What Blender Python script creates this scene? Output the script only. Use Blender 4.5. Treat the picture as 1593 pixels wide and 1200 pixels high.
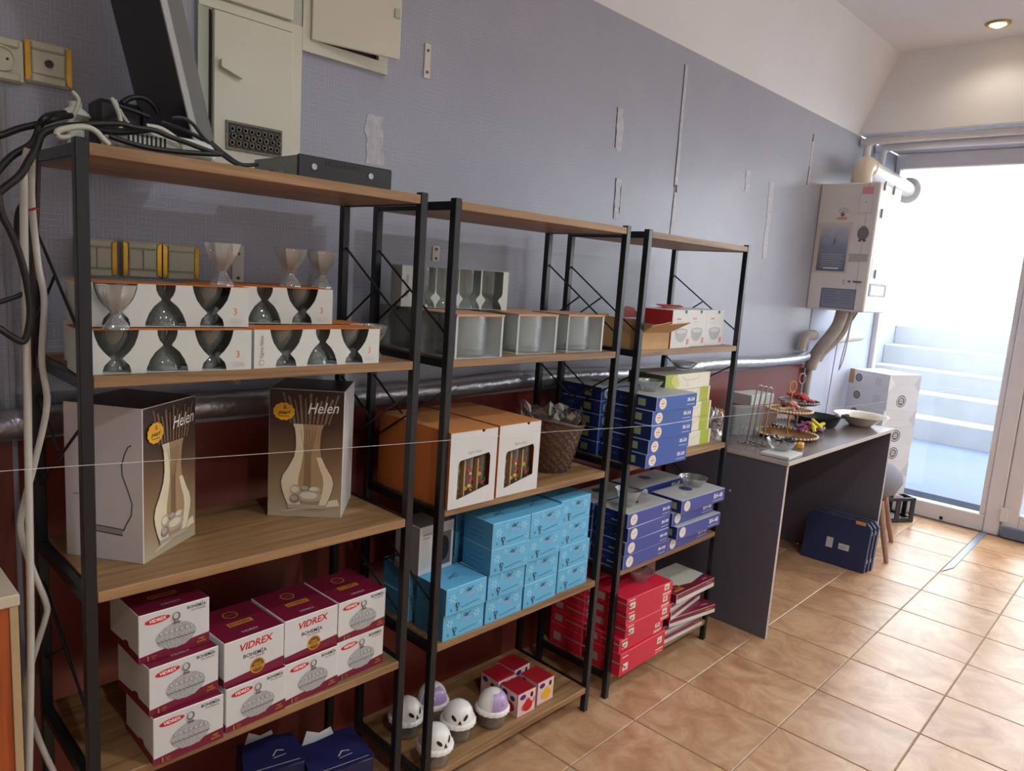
import bpy, bmesh, math, random
from mathutils import Vector, Matrix
from math import sin, cos, pi, radians
random.seed(11)
S = bpy.context.scene
COL = S.collection
for o in list(bpy.data.objects):
    bpy.data.objects.remove(o)

# ------------------------------------------------------------------ camera
CAM = Vector((-0.355, -1.3266, 1.4338)); YAW, PITCH, ROLL, FPX = 0.7662, -0.1527, 0.0687, 1130.73
_f = Vector((cos(PITCH)*cos(YAW), cos(PITCH)*sin(YAW), sin(PITCH)))
_r0 = Vector((sin(YAW), -cos(YAW), 0)); _u0 = _r0.cross(_f)
_r = cos(ROLL)*_r0 + sin(ROLL)*_u0; _u = -sin(ROLL)*_r0 + cos(ROLL)*_u0
cd = bpy.data.cameras.new('camera'); cam = bpy.data.objects.new('camera', cd); COL.objects.link(cam)
cd.sensor_width = 36; cd.lens = FPX/1593*36; cd.clip_start = .02
cam.matrix_world = Matrix(((_r.x, _u.x, -_f.x, CAM.x), (_r.y, _u.y, -_f.y, CAM.y), (_r.z, _u.z, -_f.z, CAM.z), (0, 0, 0, 1)))
S.camera = cam
def at(px, py, ax, val):
    """3-D point where the line of sight to a photo pixel meets the plane ax = val."""
    d = _r*((px-796.5)/FPX) - _u*((py-600)/FPX) + _f; i = 'xyz'.index(ax)
    return CAM + d*((val-CAM[i])/d[i])

# ------------------------------------------------------------------ light
W = bpy.data.worlds.new('daylight'); S.world = W; W.use_nodes = True
bg = W.node_tree.nodes['Background']; bg.inputs[0].default_value = (.93, .965, 1, 1); bg.inputs[1].default_value = 5.5
S.view_settings.view_transform = 'Standard'; S.view_settings.look = 'None'
S.view_settings.exposure = 0.4; S.view_settings.gamma = 1; S.view_settings.use_curve_mapping = False
LAMP_W = 38.0          # each ceiling spotlight
S.cycles.max_bounces = 10; S.cycles.transparent_max_bounces = 24; S.cycles.diffuse_bounces = 5
S.cycles.caustics_reflective = False; S.cycles.caustics_refractive = False

# ------------------------------------------------------------------ materials
def lin(c):
    return tuple(((x/255)/12.92 if x/255 <= .04045 else ((x/255+.055)/1.055)**2.4) for x in c)
_M = {}
def mat(name, c=(200,200,200), rough=.55, metal=0, noise=.05, ns=40, bump=0, bs=None, spec=.5, emit=0, rnd=0, coat=0, stretch=None):
    if name in _M: return _M[name]
    m = bpy.data.materials.new(name); _M[name] = m; m.use_nodes = True
    nt = m.node_tree; b = nt.nodes['Principled BSDF']; L = lin(c)
    b.inputs['Roughness'].default_value = rough; b.inputs['Metallic'].default_value = metal
    b.inputs['Specular IOR Level'].default_value = spec
    if coat: b.inputs['Coat Weight'].default_value = coat; b.inputs['Coat Roughness'].default_value = .12
    tc = nt.nodes.new('ShaderNodeTexCoord'); n = nt.nodes.new('ShaderNodeTexNoise'); n.inputs['Scale'].default_value = ns; n.inputs['Detail'].default_value = 4
    src = tc.outputs['Object']
    if stretch:
        mp = nt.nodes.new('ShaderNodeMapping'); mp.inputs['Scale'].default_value = stretch; nt.links.new(src, mp.inputs[0]); src = mp.outputs[0]
    nt.links.new(src, n.inputs['Vector'])
    r = nt.nodes.new('ShaderNodeMix'); r.data_type = 'RGBA'
    r.inputs[6].default_value = tuple(x*(1-noise*1.6) for x in L)+(1,); r.inputs[7].default_value = tuple(min(1, x*(1+noise*1.6)) for x in L)+(1,)
    nt.links.new(n.outputs['Fac'], r.inputs[0]); out = r.outputs[2]
    if rnd:
        oi = nt.nodes.new('ShaderNodeObjectInfo'); h = nt.nodes.new('ShaderNodeHueSaturation')
        mr = nt.nodes.new('ShaderNodeMapRange'); mr.inputs[3].default_value = 1-rnd; mr.inputs[4].default_value = 1+rnd
        nt.links.new(oi.outputs['Random'], mr.inputs[0]); nt.links.new(mr.outputs[0], h.inputs['Value']); nt.links.new(out, h.inputs['Color']); out = h.outputs[0]
    nt.links.new(out, b.inputs['Base Color'])
    if emit: nt.links.new(out, b.inputs['Emission Color']); b.inputs['Emission Strength'].default_value = emit
    if bump:
        n2 = nt.nodes.new('ShaderNodeTexNoise'); n2.inputs['Scale'].default_value = bs or ns*3; n2.inputs['Detail'].default_value = 3
        nt.links.new(src, n2.inputs['Vector'])
        bp = nt.nodes.new('ShaderNodeBump'); bp.inputs['Strength'].default_value = bump; bp.inputs['Distance'].default_value = .004
        nt.links.new(n2.outputs['Fac'], bp.inputs['Height']); nt.links.new(bp.outputs[0], b.inputs['Normal'])
    return m
def glass(name, tint=(235,240,238), refl=1.0, body=.10, rough=.03, ior=1.5, base=0.0, dcol=(215,222,222), bump=0):
    """clear thin-walled glass: see-through, with Fresnel reflections and a little milky body"""
    if name in _M: return _M[name]
    m = bpy.data.materials.new(name); _M[name] = m; m.use_nodes = True; nt = m.node_tree
    nt.nodes.remove(nt.nodes['Principled BSDF']); out = nt.nodes['Material Output']
    tr = nt.nodes.new('ShaderNodeBsdfTransparent'); tr.inputs[0].default_value = lin(tint)+(1,)
    df = nt.nodes.new('ShaderNodeBsdfDiffuse'); df.inputs[0].default_value = lin(dcol)+(1,)
    gl = nt.nodes.new('ShaderNodeBsdfGlossy'); gl.inputs['Roughness'].default_value = rough
    lw = nt.nodes.new('ShaderNodeLayerWeight'); lw.inputs['Blend'].default_value = .5
    fr = nt.nodes.new('ShaderNodeMath'); fr.operation = 'POWER'; fr.inputs[1].default_value = 3.6; nt.links.new(lw.outputs['Facing'], fr.inputs[0])
    no = nt.nodes.new('ShaderNodeTexNoise'); no.inputs['Scale'].default_value = 60
    mu = nt.nodes.new('ShaderNodeMath'); mu.operation = 'MULTIPLY_ADD'; mu.inputs[1].default_value = body*.6; mu.inputs[2].default_value = body*.7; nt.links.new(no.outputs['Fac'], mu.inputs[0])
    if bump:
        nb = nt.nodes.new('ShaderNodeTexNoise'); nb.inputs['Scale'].default_value = 110; tcb = nt.nodes.new('ShaderNodeTexCoord'); nt.links.new(tcb.outputs['Object'], nb.inputs['Vector']); bb = nt.nodes.new('ShaderNodeBump'); bb.inputs['Strength'].default_value = bump; bb.inputs['Distance'].default_value = .003; nt.links.new(nb.outputs['Fac'], bb.inputs['Height']); nt.links.new(bb.outputs[0], gl.inputs['Normal'])
    m1 = nt.nodes.new('ShaderNodeMixShader'); m2 = nt.nodes.new('ShaderNodeMixShader')
    ma = nt.nodes.new('ShaderNodeMath'); ma.operation = 'MULTIPLY_ADD'; ma.inputs[1].default_value = refl*.75; ma.inputs[2].default_value = base+.045*refl; ma.use_clamp = True
    nt.links.new(fr.outputs[0], ma.inputs[0]); nt.links.new(mu.outputs[0], m1.inputs[0])
    nt.links.new(tr.outputs[0], m1.inputs[1]); nt.links.new(df.outputs[0], m1.inputs[2])
    nt.links.new(ma.outputs[0], m2.inputs[0]); nt.links.new(m1.outputs[0], m2.inputs[1]); nt.links.new(gl.outputs[0], m2.inputs[2])
    nt.links.new(m2.outputs[0], out.inputs[0]); return m
def wood(name, a, b_, rough=.5, axis=0, scale=1.0):
    if name in _M: return _M[name]
    m = bpy.data.materials.new(name); _M[name] = m; m.use_nodes = True; nt = m.node_tree; p = nt.nodes['Principled BSDF']
    tc = nt.nodes.new('ShaderNodeTexCoord'); mp = nt.nodes.new('ShaderNodeMapping')
    sc = [26*scale]*3; sc[axis] = 1.6*scale; mp.inputs['Scale'].default_value = sc
    oi = nt.nodes.new('ShaderNodeObjectInfo'); ad = nt.nodes.new('ShaderNodeVectorMath'); ad.operation = 'ADD'
    ms = nt.nodes.new('ShaderNodeMath'); ms.operation = 'MULTIPLY'; ms.inputs[1].default_value = 9
    nt.links.new(oi.outputs['Random'], ms.inputs[0]); nt.links.new(tc.outputs['Object'], ad.inputs[0]); nt.links.new(ms.outputs[0], ad.inputs[1]); nt.links.new(ad.outputs[0], mp.inputs[0])
    n = nt.nodes.new('ShaderNodeTexNoise'); n.inputs['Scale'].default_value = 1.3; n.inputs['Detail'].default_value = 7; n.inputs['Roughness'].default_value = .62; n.inputs['Distortion'].default_value = .8
    nt.links.new(mp.outputs[0], n.inputs['Vector'])
    cr = nt.nodes.new('ShaderNodeValToRGB'); cr.color_ramp.elements[0].position = .33; cr.color_ramp.elements[1].position = .68
    cr.color_ramp.elements[0].color = lin(b_)+(1,); cr.color_ramp.elements[1].color = lin(a)+(1,)
    nt.links.new(n.outputs['Fac'], cr.inputs[0]); nt.links.new(cr.outputs[0], p.inputs['Base Color'])
    p.inputs['Roughness'].default_value = rough
    bp = nt.nodes.new('ShaderNodeBump'); bp.inputs['Strength'].default_value = .12; bp.inputs['Distance'].default_value = .002
    nt.links.new(n.outputs['Fac'], bp.inputs['Height']); nt.links.new(bp.outputs[0], p.inputs['Normal'])
    return m
def wallpaper():
    """lilac-grey vinyl wallpaper: embossed maze of short crossing strokes, silvery on the strokes, scuffed"""
    m = bpy.data.materials.new('lilac_wallpaper'); m.use_nodes = True; nt = m.node_tree; p = nt.nodes['Principled BSDF']; N = nt.nodes.new; Lk = nt.links.new
    tc = N('ShaderNodeTexCoord'); mp = N('ShaderNodeMapping'); mp.inputs['Scale'].default_value = (1, 1, 1); Lk(tc.outputs['Object'], mp.inputs[0])
    sx = N('ShaderNodeSeparateXYZ'); Lk(mp.outputs[0], sx.inputs[0])
    def ma(op, a, b=None, c=None):
        n = N('ShaderNodeMath'); n.operation = op
        for i, v in enumerate((a, b, c)):
            if v is None: continue
            if isinstance(v, (int, float)): n.inputs[i].default_value = v
            else: Lk(v, n.inputs[i])
        return n.outputs[0]
    CELL = .0088
    def cellrand(off):
        fx = ma('FLOOR', ma('DIVIDE', ma('ADD', sx.outputs[0], off), CELL)); fz = ma('FLOOR', ma('DIVIDE', ma('ADD', sx.outputs[2], off*1.7), CELL*1.35))
        c = N('ShaderNodeCombineXYZ'); Lk(fx, c.inputs[0]); Lk(fz, c.inputs[1]); w = N('ShaderNodeTexWhiteNoise'); w.noise_dimensions = '3D'; Lk(c.outputs[0], w.inputs['Vector']); return w.outputs['Value']
    def stripe(co, per, width):
        f = ma('FRACT', ma('DIVIDE', co, per)); return ma('LESS_THAN', ma('ABSOLUTE', ma('SUBTRACT', f, .5)), width)
    k1 = ma('GREATER_THAN', cellrand(0), .5); k2 = ma('GREATER_THAN', cellrand(.0), .5)
    v = stripe(sx.outputs[0], CELL, .11); h = stripe(sx.outputs[2], CELL*1.35, .085)
    pat = ma('MAXIMUM', ma('MULTIPLY', v, k1), ma('MULTIPLY', h, ma('SUBTRACT', 1, k1)))
    
    no = N('ShaderNodeTexNoise'); no.inputs['Scale'].default_value = 1.1; no.inputs['Detail'].default_value = 6; Lk(tc.outputs['Object'], no.inputs['Vector'])
    n2 = N('ShaderNodeTexNoise'); n2.inputs['Scale'].default_value = 9; n2.inputs['Detail'].default_value = 5; Lk(tc.outputs['Object'], n2.inputs['Vector'])
    mix = N('ShaderNodeMix'); mix.data_type = 'RGBA'; mix.inputs[6].default_value = lin((146,152,170))+(1,); mix.inputs[7].default_value = lin((176,178,192))+(1,); Lk(no.outputs['Fac'], mix.inputs[0])
    mi2 = N('ShaderNodeMix'); mi2.data_type = 'RGBA'; mi2.inputs[7].default_value = lin((212,215,226))+(1,); Lk(mix.outputs[2], mi2.inputs[6]); Lk(ma('MULTIPLY', pat, ma('MULTIPLY', n2.outputs['Fac'], .72)), mi2.inputs[0])
    Lk(mi2.outputs[2], p.inputs['Base Color'])
    Lk(ma('SUBTRACT', .40, ma('MULTIPLY', pat, .16)), p.inputs['Roughness'])
    bp = N('ShaderNodeBump'); bp.inputs['Strength'].default_value = .7; bp.inputs['Distance'].default_value = .002; Lk(ma('ADD', pat, n2.outputs['Fac']), bp.inputs['Height']); Lk(bp.outputs[0], p.inputs['Normal'])
    return m
def tilemat():
    m = bpy.data.materials.new('terracotta_tile'); m.use_nodes = True; nt = m.node_tree; p = nt.nodes['Principled BSDF']; N = nt.nodes.new; Lk = nt.links.new
    tc = N('ShaderNodeTexCoord'); oi = N('ShaderNodeObjectInfo'); ad = N('ShaderNodeVectorMath'); ad.operation = 'ADD'; mu = N('ShaderNodeMath'); mu.operation = 'MULTIPLY'; mu.inputs[1].default_value = 37
    Lk(oi.outputs['Random'], mu.inputs[0]); Lk(tc.outputs['Object'], ad.inputs[0]); Lk(mu.outputs[0], ad.inputs[1])
    n = N('ShaderNodeTexNoise'); n.inputs['Scale'].default_value = 5.5; n.inputs['Detail'].default_value = 9; n.inputs['Roughness'].default_value = .68; n.inputs['Distortion'].default_value = 1.1; Lk(ad.outputs[0], n.inputs['Vector'])
    cr = N('ShaderNodeValToRGB'); e = cr.color_ramp.elements; e[0].position = .3; e[0].color = lin((156,110,78))+(1,); e[1].position = .72; e[1].color = lin((212,178,144))+(1,)
    q = e.new(.52); q.color = lin((190,148,112))+(1,); Lk(n.outputs['Fac'], cr.inputs[0])
    h = N('ShaderNodeHueSaturation'); mr = N('ShaderNodeMapRange'); mr.inputs[3].default_value = .93; mr.inputs[4].default_value = 1.07; Lk(oi.outputs['Random'], mr.inputs[0]); Lk(mr.outputs[0], h.inputs['Value']); Lk(cr.outputs[0], h.inputs['Color']); Lk(h.outputs[0], p.inputs['Base Color'])
    n2 = N('ShaderNodeTexNoise'); n2.inputs['Scale'].default_value = 3; n2.inputs['Detail'].default_value = 5; Lk(ad.outputs[0], n2.inputs['Vector'])
    mr2 = N('ShaderNodeMapRange'); mr2.inputs[3].default_value = .2; mr2.inputs[4].default_value = .46; p.inputs['Specular IOR Level'].default_value = .6; Lk(n2.outputs['Fac'], mr2.inputs[0]); Lk(mr2.outputs[0], p.inputs['Roughness'])
    bp = N('ShaderNodeBump'); bp.inputs['Strength'].default_value = .06; bp.inputs['Distance'].default_value = .003; Lk(n.outputs['Fac'], bp.inputs['Height']); Lk(bp.outputs[0], p.inputs['Normal'])
    return m

# ------------------------------------------------------------------ mesh building
class MB:
    def __init__(s): s.v = []; s.f = []; s.m = []
    def add(s, vs, fs, m=0):
        o = len(s.v); s.v += [tuple(x) for x in vs]
        for f in fs: s.f.append([i+o for i in f]); s.m.append(m)
        return s
    def box(s, x0, x1, y0, y1, z0, z1, m=0):
        V = [(x0,y0,z0),(x1,y0,z0),(x1,y1,z0),(x0,y1,z0),(x0,y0,z1),(x1,y0,z1),(x1,y1,z1),(x0,y1,z1)]
        return s.add(V, [(0,3,2,1),(4,5,6,7),(0,1,5,4),(1,2,6,5),(2,3,7,6),(3,0,4,7)], m)
    def cbox(s, x0, x1, y0, y1, z0, z1, c=.002, m=0, faces=None, em=None):
        """box with chamfered edges; faces = material of front,right,back,left,top,bottom; em = material of edges"""
        X, Y, Z = (x0, x1), (y0, y1), (z0, z1); V = []; I = {}
        for i in (0,1):
            for j in (0,1):
                for k in (0,1):
                    a = (X[i], Y[j], Z[k]); sg = (1-2*i, 1-2*j, 1-2*k)
                    for ax in range(3):   # vertex on the face perpendicular to ax
                        q = [a[t] + (0 if t == ax else sg[t]*c) for t in range(3)]
                        I[i,j,k,ax] = len(V); V.append(q)
        fm = faces or [m]*6; em = m if em is None else em
        def F(l, mm): s.f.append([o+x for x in l]); s.m.append(mm)
        o = len(s.v); s.v += [tuple(v) for v in V]
        F([I[0,0,0,1],I[1,0,0,1],I[1,0,1,1],I[0,0,1,1]], fm[0]); F([I[1,0,0,0],I[1,1,0,0],I[1,1,1,0],I[1,0,1,0]], fm[1])
        F([I[1,1,0,1],I[0,1,0,1],I[0,1,1,1],I[1,1,1,1]], fm[2]); F([I[0,1,0,0],I[0,0,0,0],I[0,0,1,0],I[0,1,1,0]], fm[3])
        F([I[0,0,1,2],I[1,0,1,2],I[1,1,1,2],I[0,1,1,2]], fm[4]); F([I[0,1,0,2],I[1,1,0,2],I[1,0,0,2],I[0,0,0,2]], fm[5])
        for a in (0,1):
            for b in (0,1):
                F([I[0,a,b,1],I[1,a,b,1],I[1,a,b,2],I[0,a,b,2]], em); F([I[a,0,b,0],I[a,1,b,0],I[a,1,b,2],I[a,0,b,2]], em); F([I[a,b,0,0],I[a,b,1,0],I[a,b,1,1],I[a,b,0,1]], em)
                for k in (0,1): F([I[a,b,k,0],I[a,b,k,1],I[a,b,k,2]], em)
        return s
    def lathe(s, prof, n=24, c=(0,0,0), m=0, fl=None, cap=True, ax='z'):
        """revolve (r,z) profile; fl(a,t)->radius factor"""
        V = []
        for t, (r, z) in enumerate(prof):
            for i in range(n):
                a = 2*pi*i/n; k = r*(fl(a, t/(len(prof)-1)) if fl else 1); q = (k*cos(a), k*sin(a), z)
                if ax == 'x': q = (q[2], q[0], q[1])
                if ax == 'y': q = (q[1], q[2], q[0])
                V.append((q[0]+c[0], q[1]+c[1], q[2]+c[2]))
        fs = [(t*n+i, t*n+(i+1)%n, (t+1)*n+(i+1)%n, (t+1)*n+i) for t in range(len(prof)-1) for i in range(n)]
        if cap:
            if prof[0][0] > 1e-6: fs.append(tuple(range(n))[::-1])
            if prof[-1][0] > 1e-6: fs.append(tuple((len(prof)-1)*n+i for i in range(n)))
        return s.add(V, fs, m)
    def tube(s, pts, r, n=8, m=0, closed=False):
        P = [Vector(p) for p in pts]; V = []; L = len(P); up = Vector((0,0,1)); prev = None
        for i, p in enumerate(P):
            t = (P[(i+1)%L]-P[i-1]) if closed else (P[min(i+1,L-1)]-P[max(i-1,0)])
            t = t.normalized() if t.length > 1e-9 else Vector((0,0,1))
            if prev is None:
                a = t.cross(up) if abs(t.dot(up)) < .95 else t.cross(Vector((1,0,0)))
            else: a = prev - t*prev.dot(t)
            a = a.normalized() if a.length > 1e-6 else t.orthogonal().normalized()
            prev = a; b = t.cross(a); rr = r[i] if isinstance(r, (list, tuple)) else r
            V += [p + rr*(cos(2*pi*k/n)*a + sin(2*pi*k/n)*b) for k in range(n)]
        fs = [(i*n+k, i*n+(k+1)%n, ((i+1)%L)*n+(k+1)%n, ((i+1)%L)*n+k) for i in range(L if closed else L-1) for k in range(n)]
        if not closed: fs += [tuple(range(n))[::-1], tuple((L-1)*n+k for k in range(n))]
        return s.add(V, fs, m)
    def bar(s, a, b, w, h, m=0):
        """rectangular bar between two points"""
        a, b = Vector(a), Vector(b); t = (b-a).normalized(); x = t.cross(Vector((0,0,1)))
        x = x.normalized() if x.length > .05 else Vector((1,0,0)); y = x.cross(t)
        V = [p + x*(w/2*i) + y*(h/2*j) for p in (a, b) for i, j in ((-1,-1),(1,-1),(1,1),(-1,1))]
        return s.add(V, [(0,1,2,3),(7,6,5,4),(0,4,5,1),(1,5,6,2),(2,6,7,3),(3,7,4,0)], m)
    def prism(s, poly, o, u, v, th, m=0):
        """flat outline (u,v) given thickness th towards u x v"""
        o, u, v = Vector(o), Vector(u), Vector(v); n = u.cross(v).normalized(); k = len(poly)
        A = [o+u*a+v*b for a, b in poly]; B = [p+n*th for p in A]
        return s.add(A+B, [tuple(range(k))[::-1], tuple(range(k, 2*k))] + [(i, (i+1)%k, k+(i+1)%k, k+i) for i in range(k)], m)
    def xf(s, M, start=0):
        for i in range(start, len(s.v)): s.v[i] = tuple(M @ Vector(s.v[i]))
        return s
    def mesh(s, name, mats, smooth=None):
        me = bpy.data.meshes.new(name); me.from_pydata(s.v, [], s.f)
        if not isinstance(mats, (list, tuple)): mats = [mats]
        for m in mats: me.materials.append(m)
        me.polygons.foreach_set('material_index', s.m)
        if smooth:
            me.polygons.foreach_set('use_smooth', [True]*len(me.polygons)); me.update(); me.set_sharp_from_angle(angle=radians(smooth if smooth is not True else 40))
        me.update(); return me
    def obj(s, name, mats, parent=None, smooth=None, loc=None, rot=0, **k):
        return link(name, s.mesh(name, mats, smooth), parent, loc, rot, **k)
def link(name, me, parent=None, loc=None, rot=0, label=None, cat=None, group=None, kind=None):
    o = bpy.data.objects.new(name, me); COL.objects.link(o)
    if parent: o.parent = parent
    if loc is not None: o.location = loc
    if rot: o.rotation_euler = (0, 0, rot) if not isinstance(rot, (tuple, list)) else rot
    if label: o['label'] = label
    if cat: o['category'] = cat
    if group: o['group'] = group
    if kind: o['kind'] = kind
    return o
def thing(name, label, cat, loc=(0,0,0), rot=0, group=None, kind=None): return link(name, None, None, loc, rot, label, cat, group, kind)
def spline(P, k=8):
    P = [Vector(p) for p in P]; out = []
    for i in range(len(P)-1):
        a, b, c, d = P[max(i-1,0)], P[i], P[i+1], P[min(i+2,len(P)-1)]
        for j in range(k):
            t = j/k; out.append(.5*((2*b)+(c-a)*t+(2*a-5*b+4*c-d)*t*t+(3*b-a-3*c+d)*t**3))
    return out+[P[-1]]
_T = {}
def textgeo(body, size, shear=0, bold=0):
    key = (body, size, shear, bold)
    if key not in _T:
        c = bpy.data.curves.new('t', 'FONT'); c.body = body; c.size = size; c.align_x = 'CENTER'; c.align_y = 'CENTER'; c.shear = shear; c.offset = bold; c.resolution_u = 2
        o = bpy.data.objects.new('t', c); me = bpy.data.meshes.new_from_object(o)
        _T[key] = ([(v.co.x, v.co.y) for v in me.vertices], [tuple(p.vertices) for p in me.polygons])
        bpy.data.objects.remove(o); bpy.data.meshes.remove(me); bpy.data.curves.remove(c)
    return _T[key]
class Print:
    """flat printing on one face of a thing: paper-thin inks stacked on the surface"""
    def __init__(s, o, u, v): s.o, s.u, s.v = Vector(o), Vector(u), Vector(v); s.n = s.u.cross(s.v).normalized(); s.b = MB(); s.mats = []; s.k = 0
    def mi(s, m):
        if m not in s.mats: s.mats.append(m)
        return s.mats.index(m)
    def geo(s, pts, faces, m):
        s.k += 1; z = .0003+.00006*s.k
        s.items = getattr(s, 'items', []); s.items.append((len(s.b.v), len(pts), len(s.b.f), len(faces), [min(p[0] for p in pts), min(p[1] for p in pts), max(p[0] for p in pts), max(p[1] for p in pts)]))
        s.b.add([s.o+s.u*a+s.v*b+s.n*z for a, b in pts], faces, s.mi(m)); return s
    def poly(s, pts, m): return s.geo(pts, [tuple(range(len(pts)))], m)
    def rect(s, a, b, w, h, m): return s.poly([(a,b),(a+w,b),(a+w,b+h),(a,b+h)], m)
    def ell(s, a, b, ra, rb, m, n=24, rot=0):
        return s.poly([(a+ra*cos(t)*cos(rot)-rb*sin(t)*sin(rot), b+ra*cos(t)*sin(rot)+rb*sin(t)*cos(rot)) for t in [2*pi*i/n for i in range(n)]], m)
    def text(s, body, a, b, size, m, rot=0, shear=0, bold=0, sx=1):
        v, f = textgeo(body, size, shear, bold)
        return s.geo([(a+x*sx*cos(rot)-y*sin(rot), b+x*sx*sin(rot)+y*cos(rot)) for x, y in v], f, m)
    def line(s, pts, w, m):
        pts = [Vector((p[0], p[1])) for p in pts]; L = []; R = []
        for i, p in enumerate(pts):
            t = (pts[min(i+1,len(pts)-1)]-pts[max(i-1,0)]).normalized(); n = Vector((-t.y, t.x)); L.append(p+n*w/2); R.append(p-n*w/2)
        k = len(pts); return s.geo([tuple(q) for q in L+R], [(i, k+i, k+i+1, i+1) for i in range(k-1)], m)
    def mesh(s, name): return s.b.mesh(name, s.mats)
    def parts(s, name):
        """prints that stand well apart on a face become parts of their own"""
        it = s.items; g = list(range(len(it)))
        def root(i):
            while g[i] != i: i = g[i]
            return i
        for i in range(len(it)):
            for j in range(i):
                a, b = it[i][4], it[j][4]; gap = max(a[0]-b[2], b[0]-a[2], a[1]-b[3], b[1]-a[3]); big = max(a[2]-a[0], a[3]-a[1], b[2]-b[0], b[3]-b[1])
                if gap < .3*big: g[root(i)] = root(j)
        rs = sorted(set(root(i) for i in range(len(it))))
        if not 1 < len(rs) <= 4: return [(name, s.mesh(name))]
        out = []
        for r in rs:
            b = MB()
            for i, (v0, nv, f0, nf, _) in enumerate(it):
                if root(i) == r:
                    o = len(b.v); b.v += s.b.v[v0:v0+nv]; b.f += [[q-v0+o for q in f] for f in s.b.f[f0:f0+nf]]; b.m += s.b.m[f0:f0+nf]
            used = sorted(set(b.m)); b.m = [used.index(q) for q in b.m]; out.append((name, b.mesh(name, [s.mats[q] for q in used])))
        return out
def face(w, d, h, side):
    """printing surface on a box whose front-left-bottom corner is the origin"""
    return {'front': Print((0,0,0),(1,0,0),(0,0,1)), 'left': Print((0,d,0),(0,-1,0),(0,0,1)), 'right': Print((w,0,0),(0,1,0),(0,0,1)), 'top': Print((0,0,h),(1,0,0),(0,1,0))}[side]
def place(proto, name, label, cat, loc, rot=0, group=None):
    """a new individual of a kind: own root, own parts, shared mesh data"""
    r = link(name, proto['body'], None, loc, rot, label, cat, group)
    for pn, me in proto['parts']: link(pn, me, r)
    return r
ORD = ['bottom', 'second', 'third', 'fourth', 'fifth', 'sixth', 'seventh']
# ================================================================== SETTING
WY, WX, BX, CZ = .42, 5.03, 4.303, 2.835          # rack wall, window plane, bulkhead, ceiling
X0, Y0 = -2.6, -3.1                               # rest of the room behind / right of the camera
grout = mat('grout', (150,132,112), .8, noise=.15)
floor = MB().box(X0-.1, WX+.1, Y0-.1, WY+.1, -.06, -.003).obj('floor', grout, kind='structure')
TS, TX, TY, TA = .3415, 1.5776, -.1371, .0185
tl = MB().cbox(-TS/2+.0022, TS/2-.0022, -TS/2+.0022, TS/2-.0022, -.008, 0, .0018).mesh('tile', tilemat())
for i in range(-13, 11):
    for j in range(-3, 10):
        cx = TX+TS*((i+.5)*cos(TA)+(j+.5)*sin(TA)); cy = TY+TS*((i+.5)*sin(TA)-(j+.5)*cos(TA))
        if X0-.15 < cx < WX+.12 and Y0-.15 < cy < WY+.14:
            link('tile', tl, floor, (cx, cy, random.uniform(-.0006, .0004)), TA + random.choice((0, pi/2, pi)))
wp = wallpaper()
white = mat('white_plaster', (230,231,234), .8, noise=.04, ns=3, bump=.15, bs=60)
wl = MB().box(X0-.1, WX+.15, WY, WY+.12, 0, 2.395).obj('wall_left', wp, kind='structure')
dado_m = mat('red_dado_paint', (122,56,48), .3, noise=.14, ns=4, bump=.12, bs=30)
MB().box(X0, 3.955, WY-.004, WY+.001, 0, 1.022).obj('dado_panel', dado_m, wl)
MB().box(3.957, WX, WY-.003, WY+.001, 0, 1.6).obj('pale_panel', mat('blue_white_wall', (196,204,226), .6, noise=.08, ns=3), wl)  # bluish-white stretch of wall beyond the end of the dado
# scars of pulled-off tape, dark cracks and a paper seam
scar = mat('torn_tape', (188,188,197), .5, noise=.2, ns=50, bump=.6, bs=90); dark = mat('dark_crack', (86,80,88), .8, noise=.2, ns=80)
def strip(x0, z0, x1, z1, w, n=7, m=scar, th=.0016):
    L = []; R = []
    for k in range(n+1):
        t = k/n; x = x0+(x1-x0)*t; z = z0+(z1-z0)*t
        L.append((x-w/2*random.uniform(.6, 1.3), z)); R.append((x+w/2*random.uniform(.6, 1.3), z))
    MB().prism(L+R[::-1], (0, WY, 0), (1,0,0), (0,0,1), th).obj('torn_strip' if m is scar else 'tear_line', m, wl)
strip(1.944, 2.075, 1.955, 1.92, .042); strip(1.97, 1.82, 1.976, 1.668, .036); strip(2.364, 2.335, 2.376, 1.70, .022, 12); strip(3.68, 2.29, 3.682, 2.01, .02)
strip(.845, 1.835, .849, 1.705, .055, 6); strip(2.99, 2.0, 3.0, 1.9, .05, 6); strip(3.25, 1.98, 3.27, 1.6, .05, 6)
strip(1.925, 2.075, 1.93, 1.93, .004, 5, dark, .0018); strip(1.953, 1.82, 1.958, 1.67, .004, 5, dark, .0018); strip(1.99, 1.8, 1.992, 1.69, .003, 5, dark, .0018)
strip(2.352, 2.33, 2.36, 1.84, .005, 10, dark, .0019); strip(2.374, 1.85, 2.376, 1.82, .018, 3, dark, .0019); strip(2.366, 1.82, 2.362, 1.62, .004, 8, dark, .0019); strip(3.676, 2.29, 3.675, 2.25, .014, 3, dark, .0019); strip(3.672, 2.12, 3.67, 2.02, .006, 4, dark, .0019)
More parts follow.
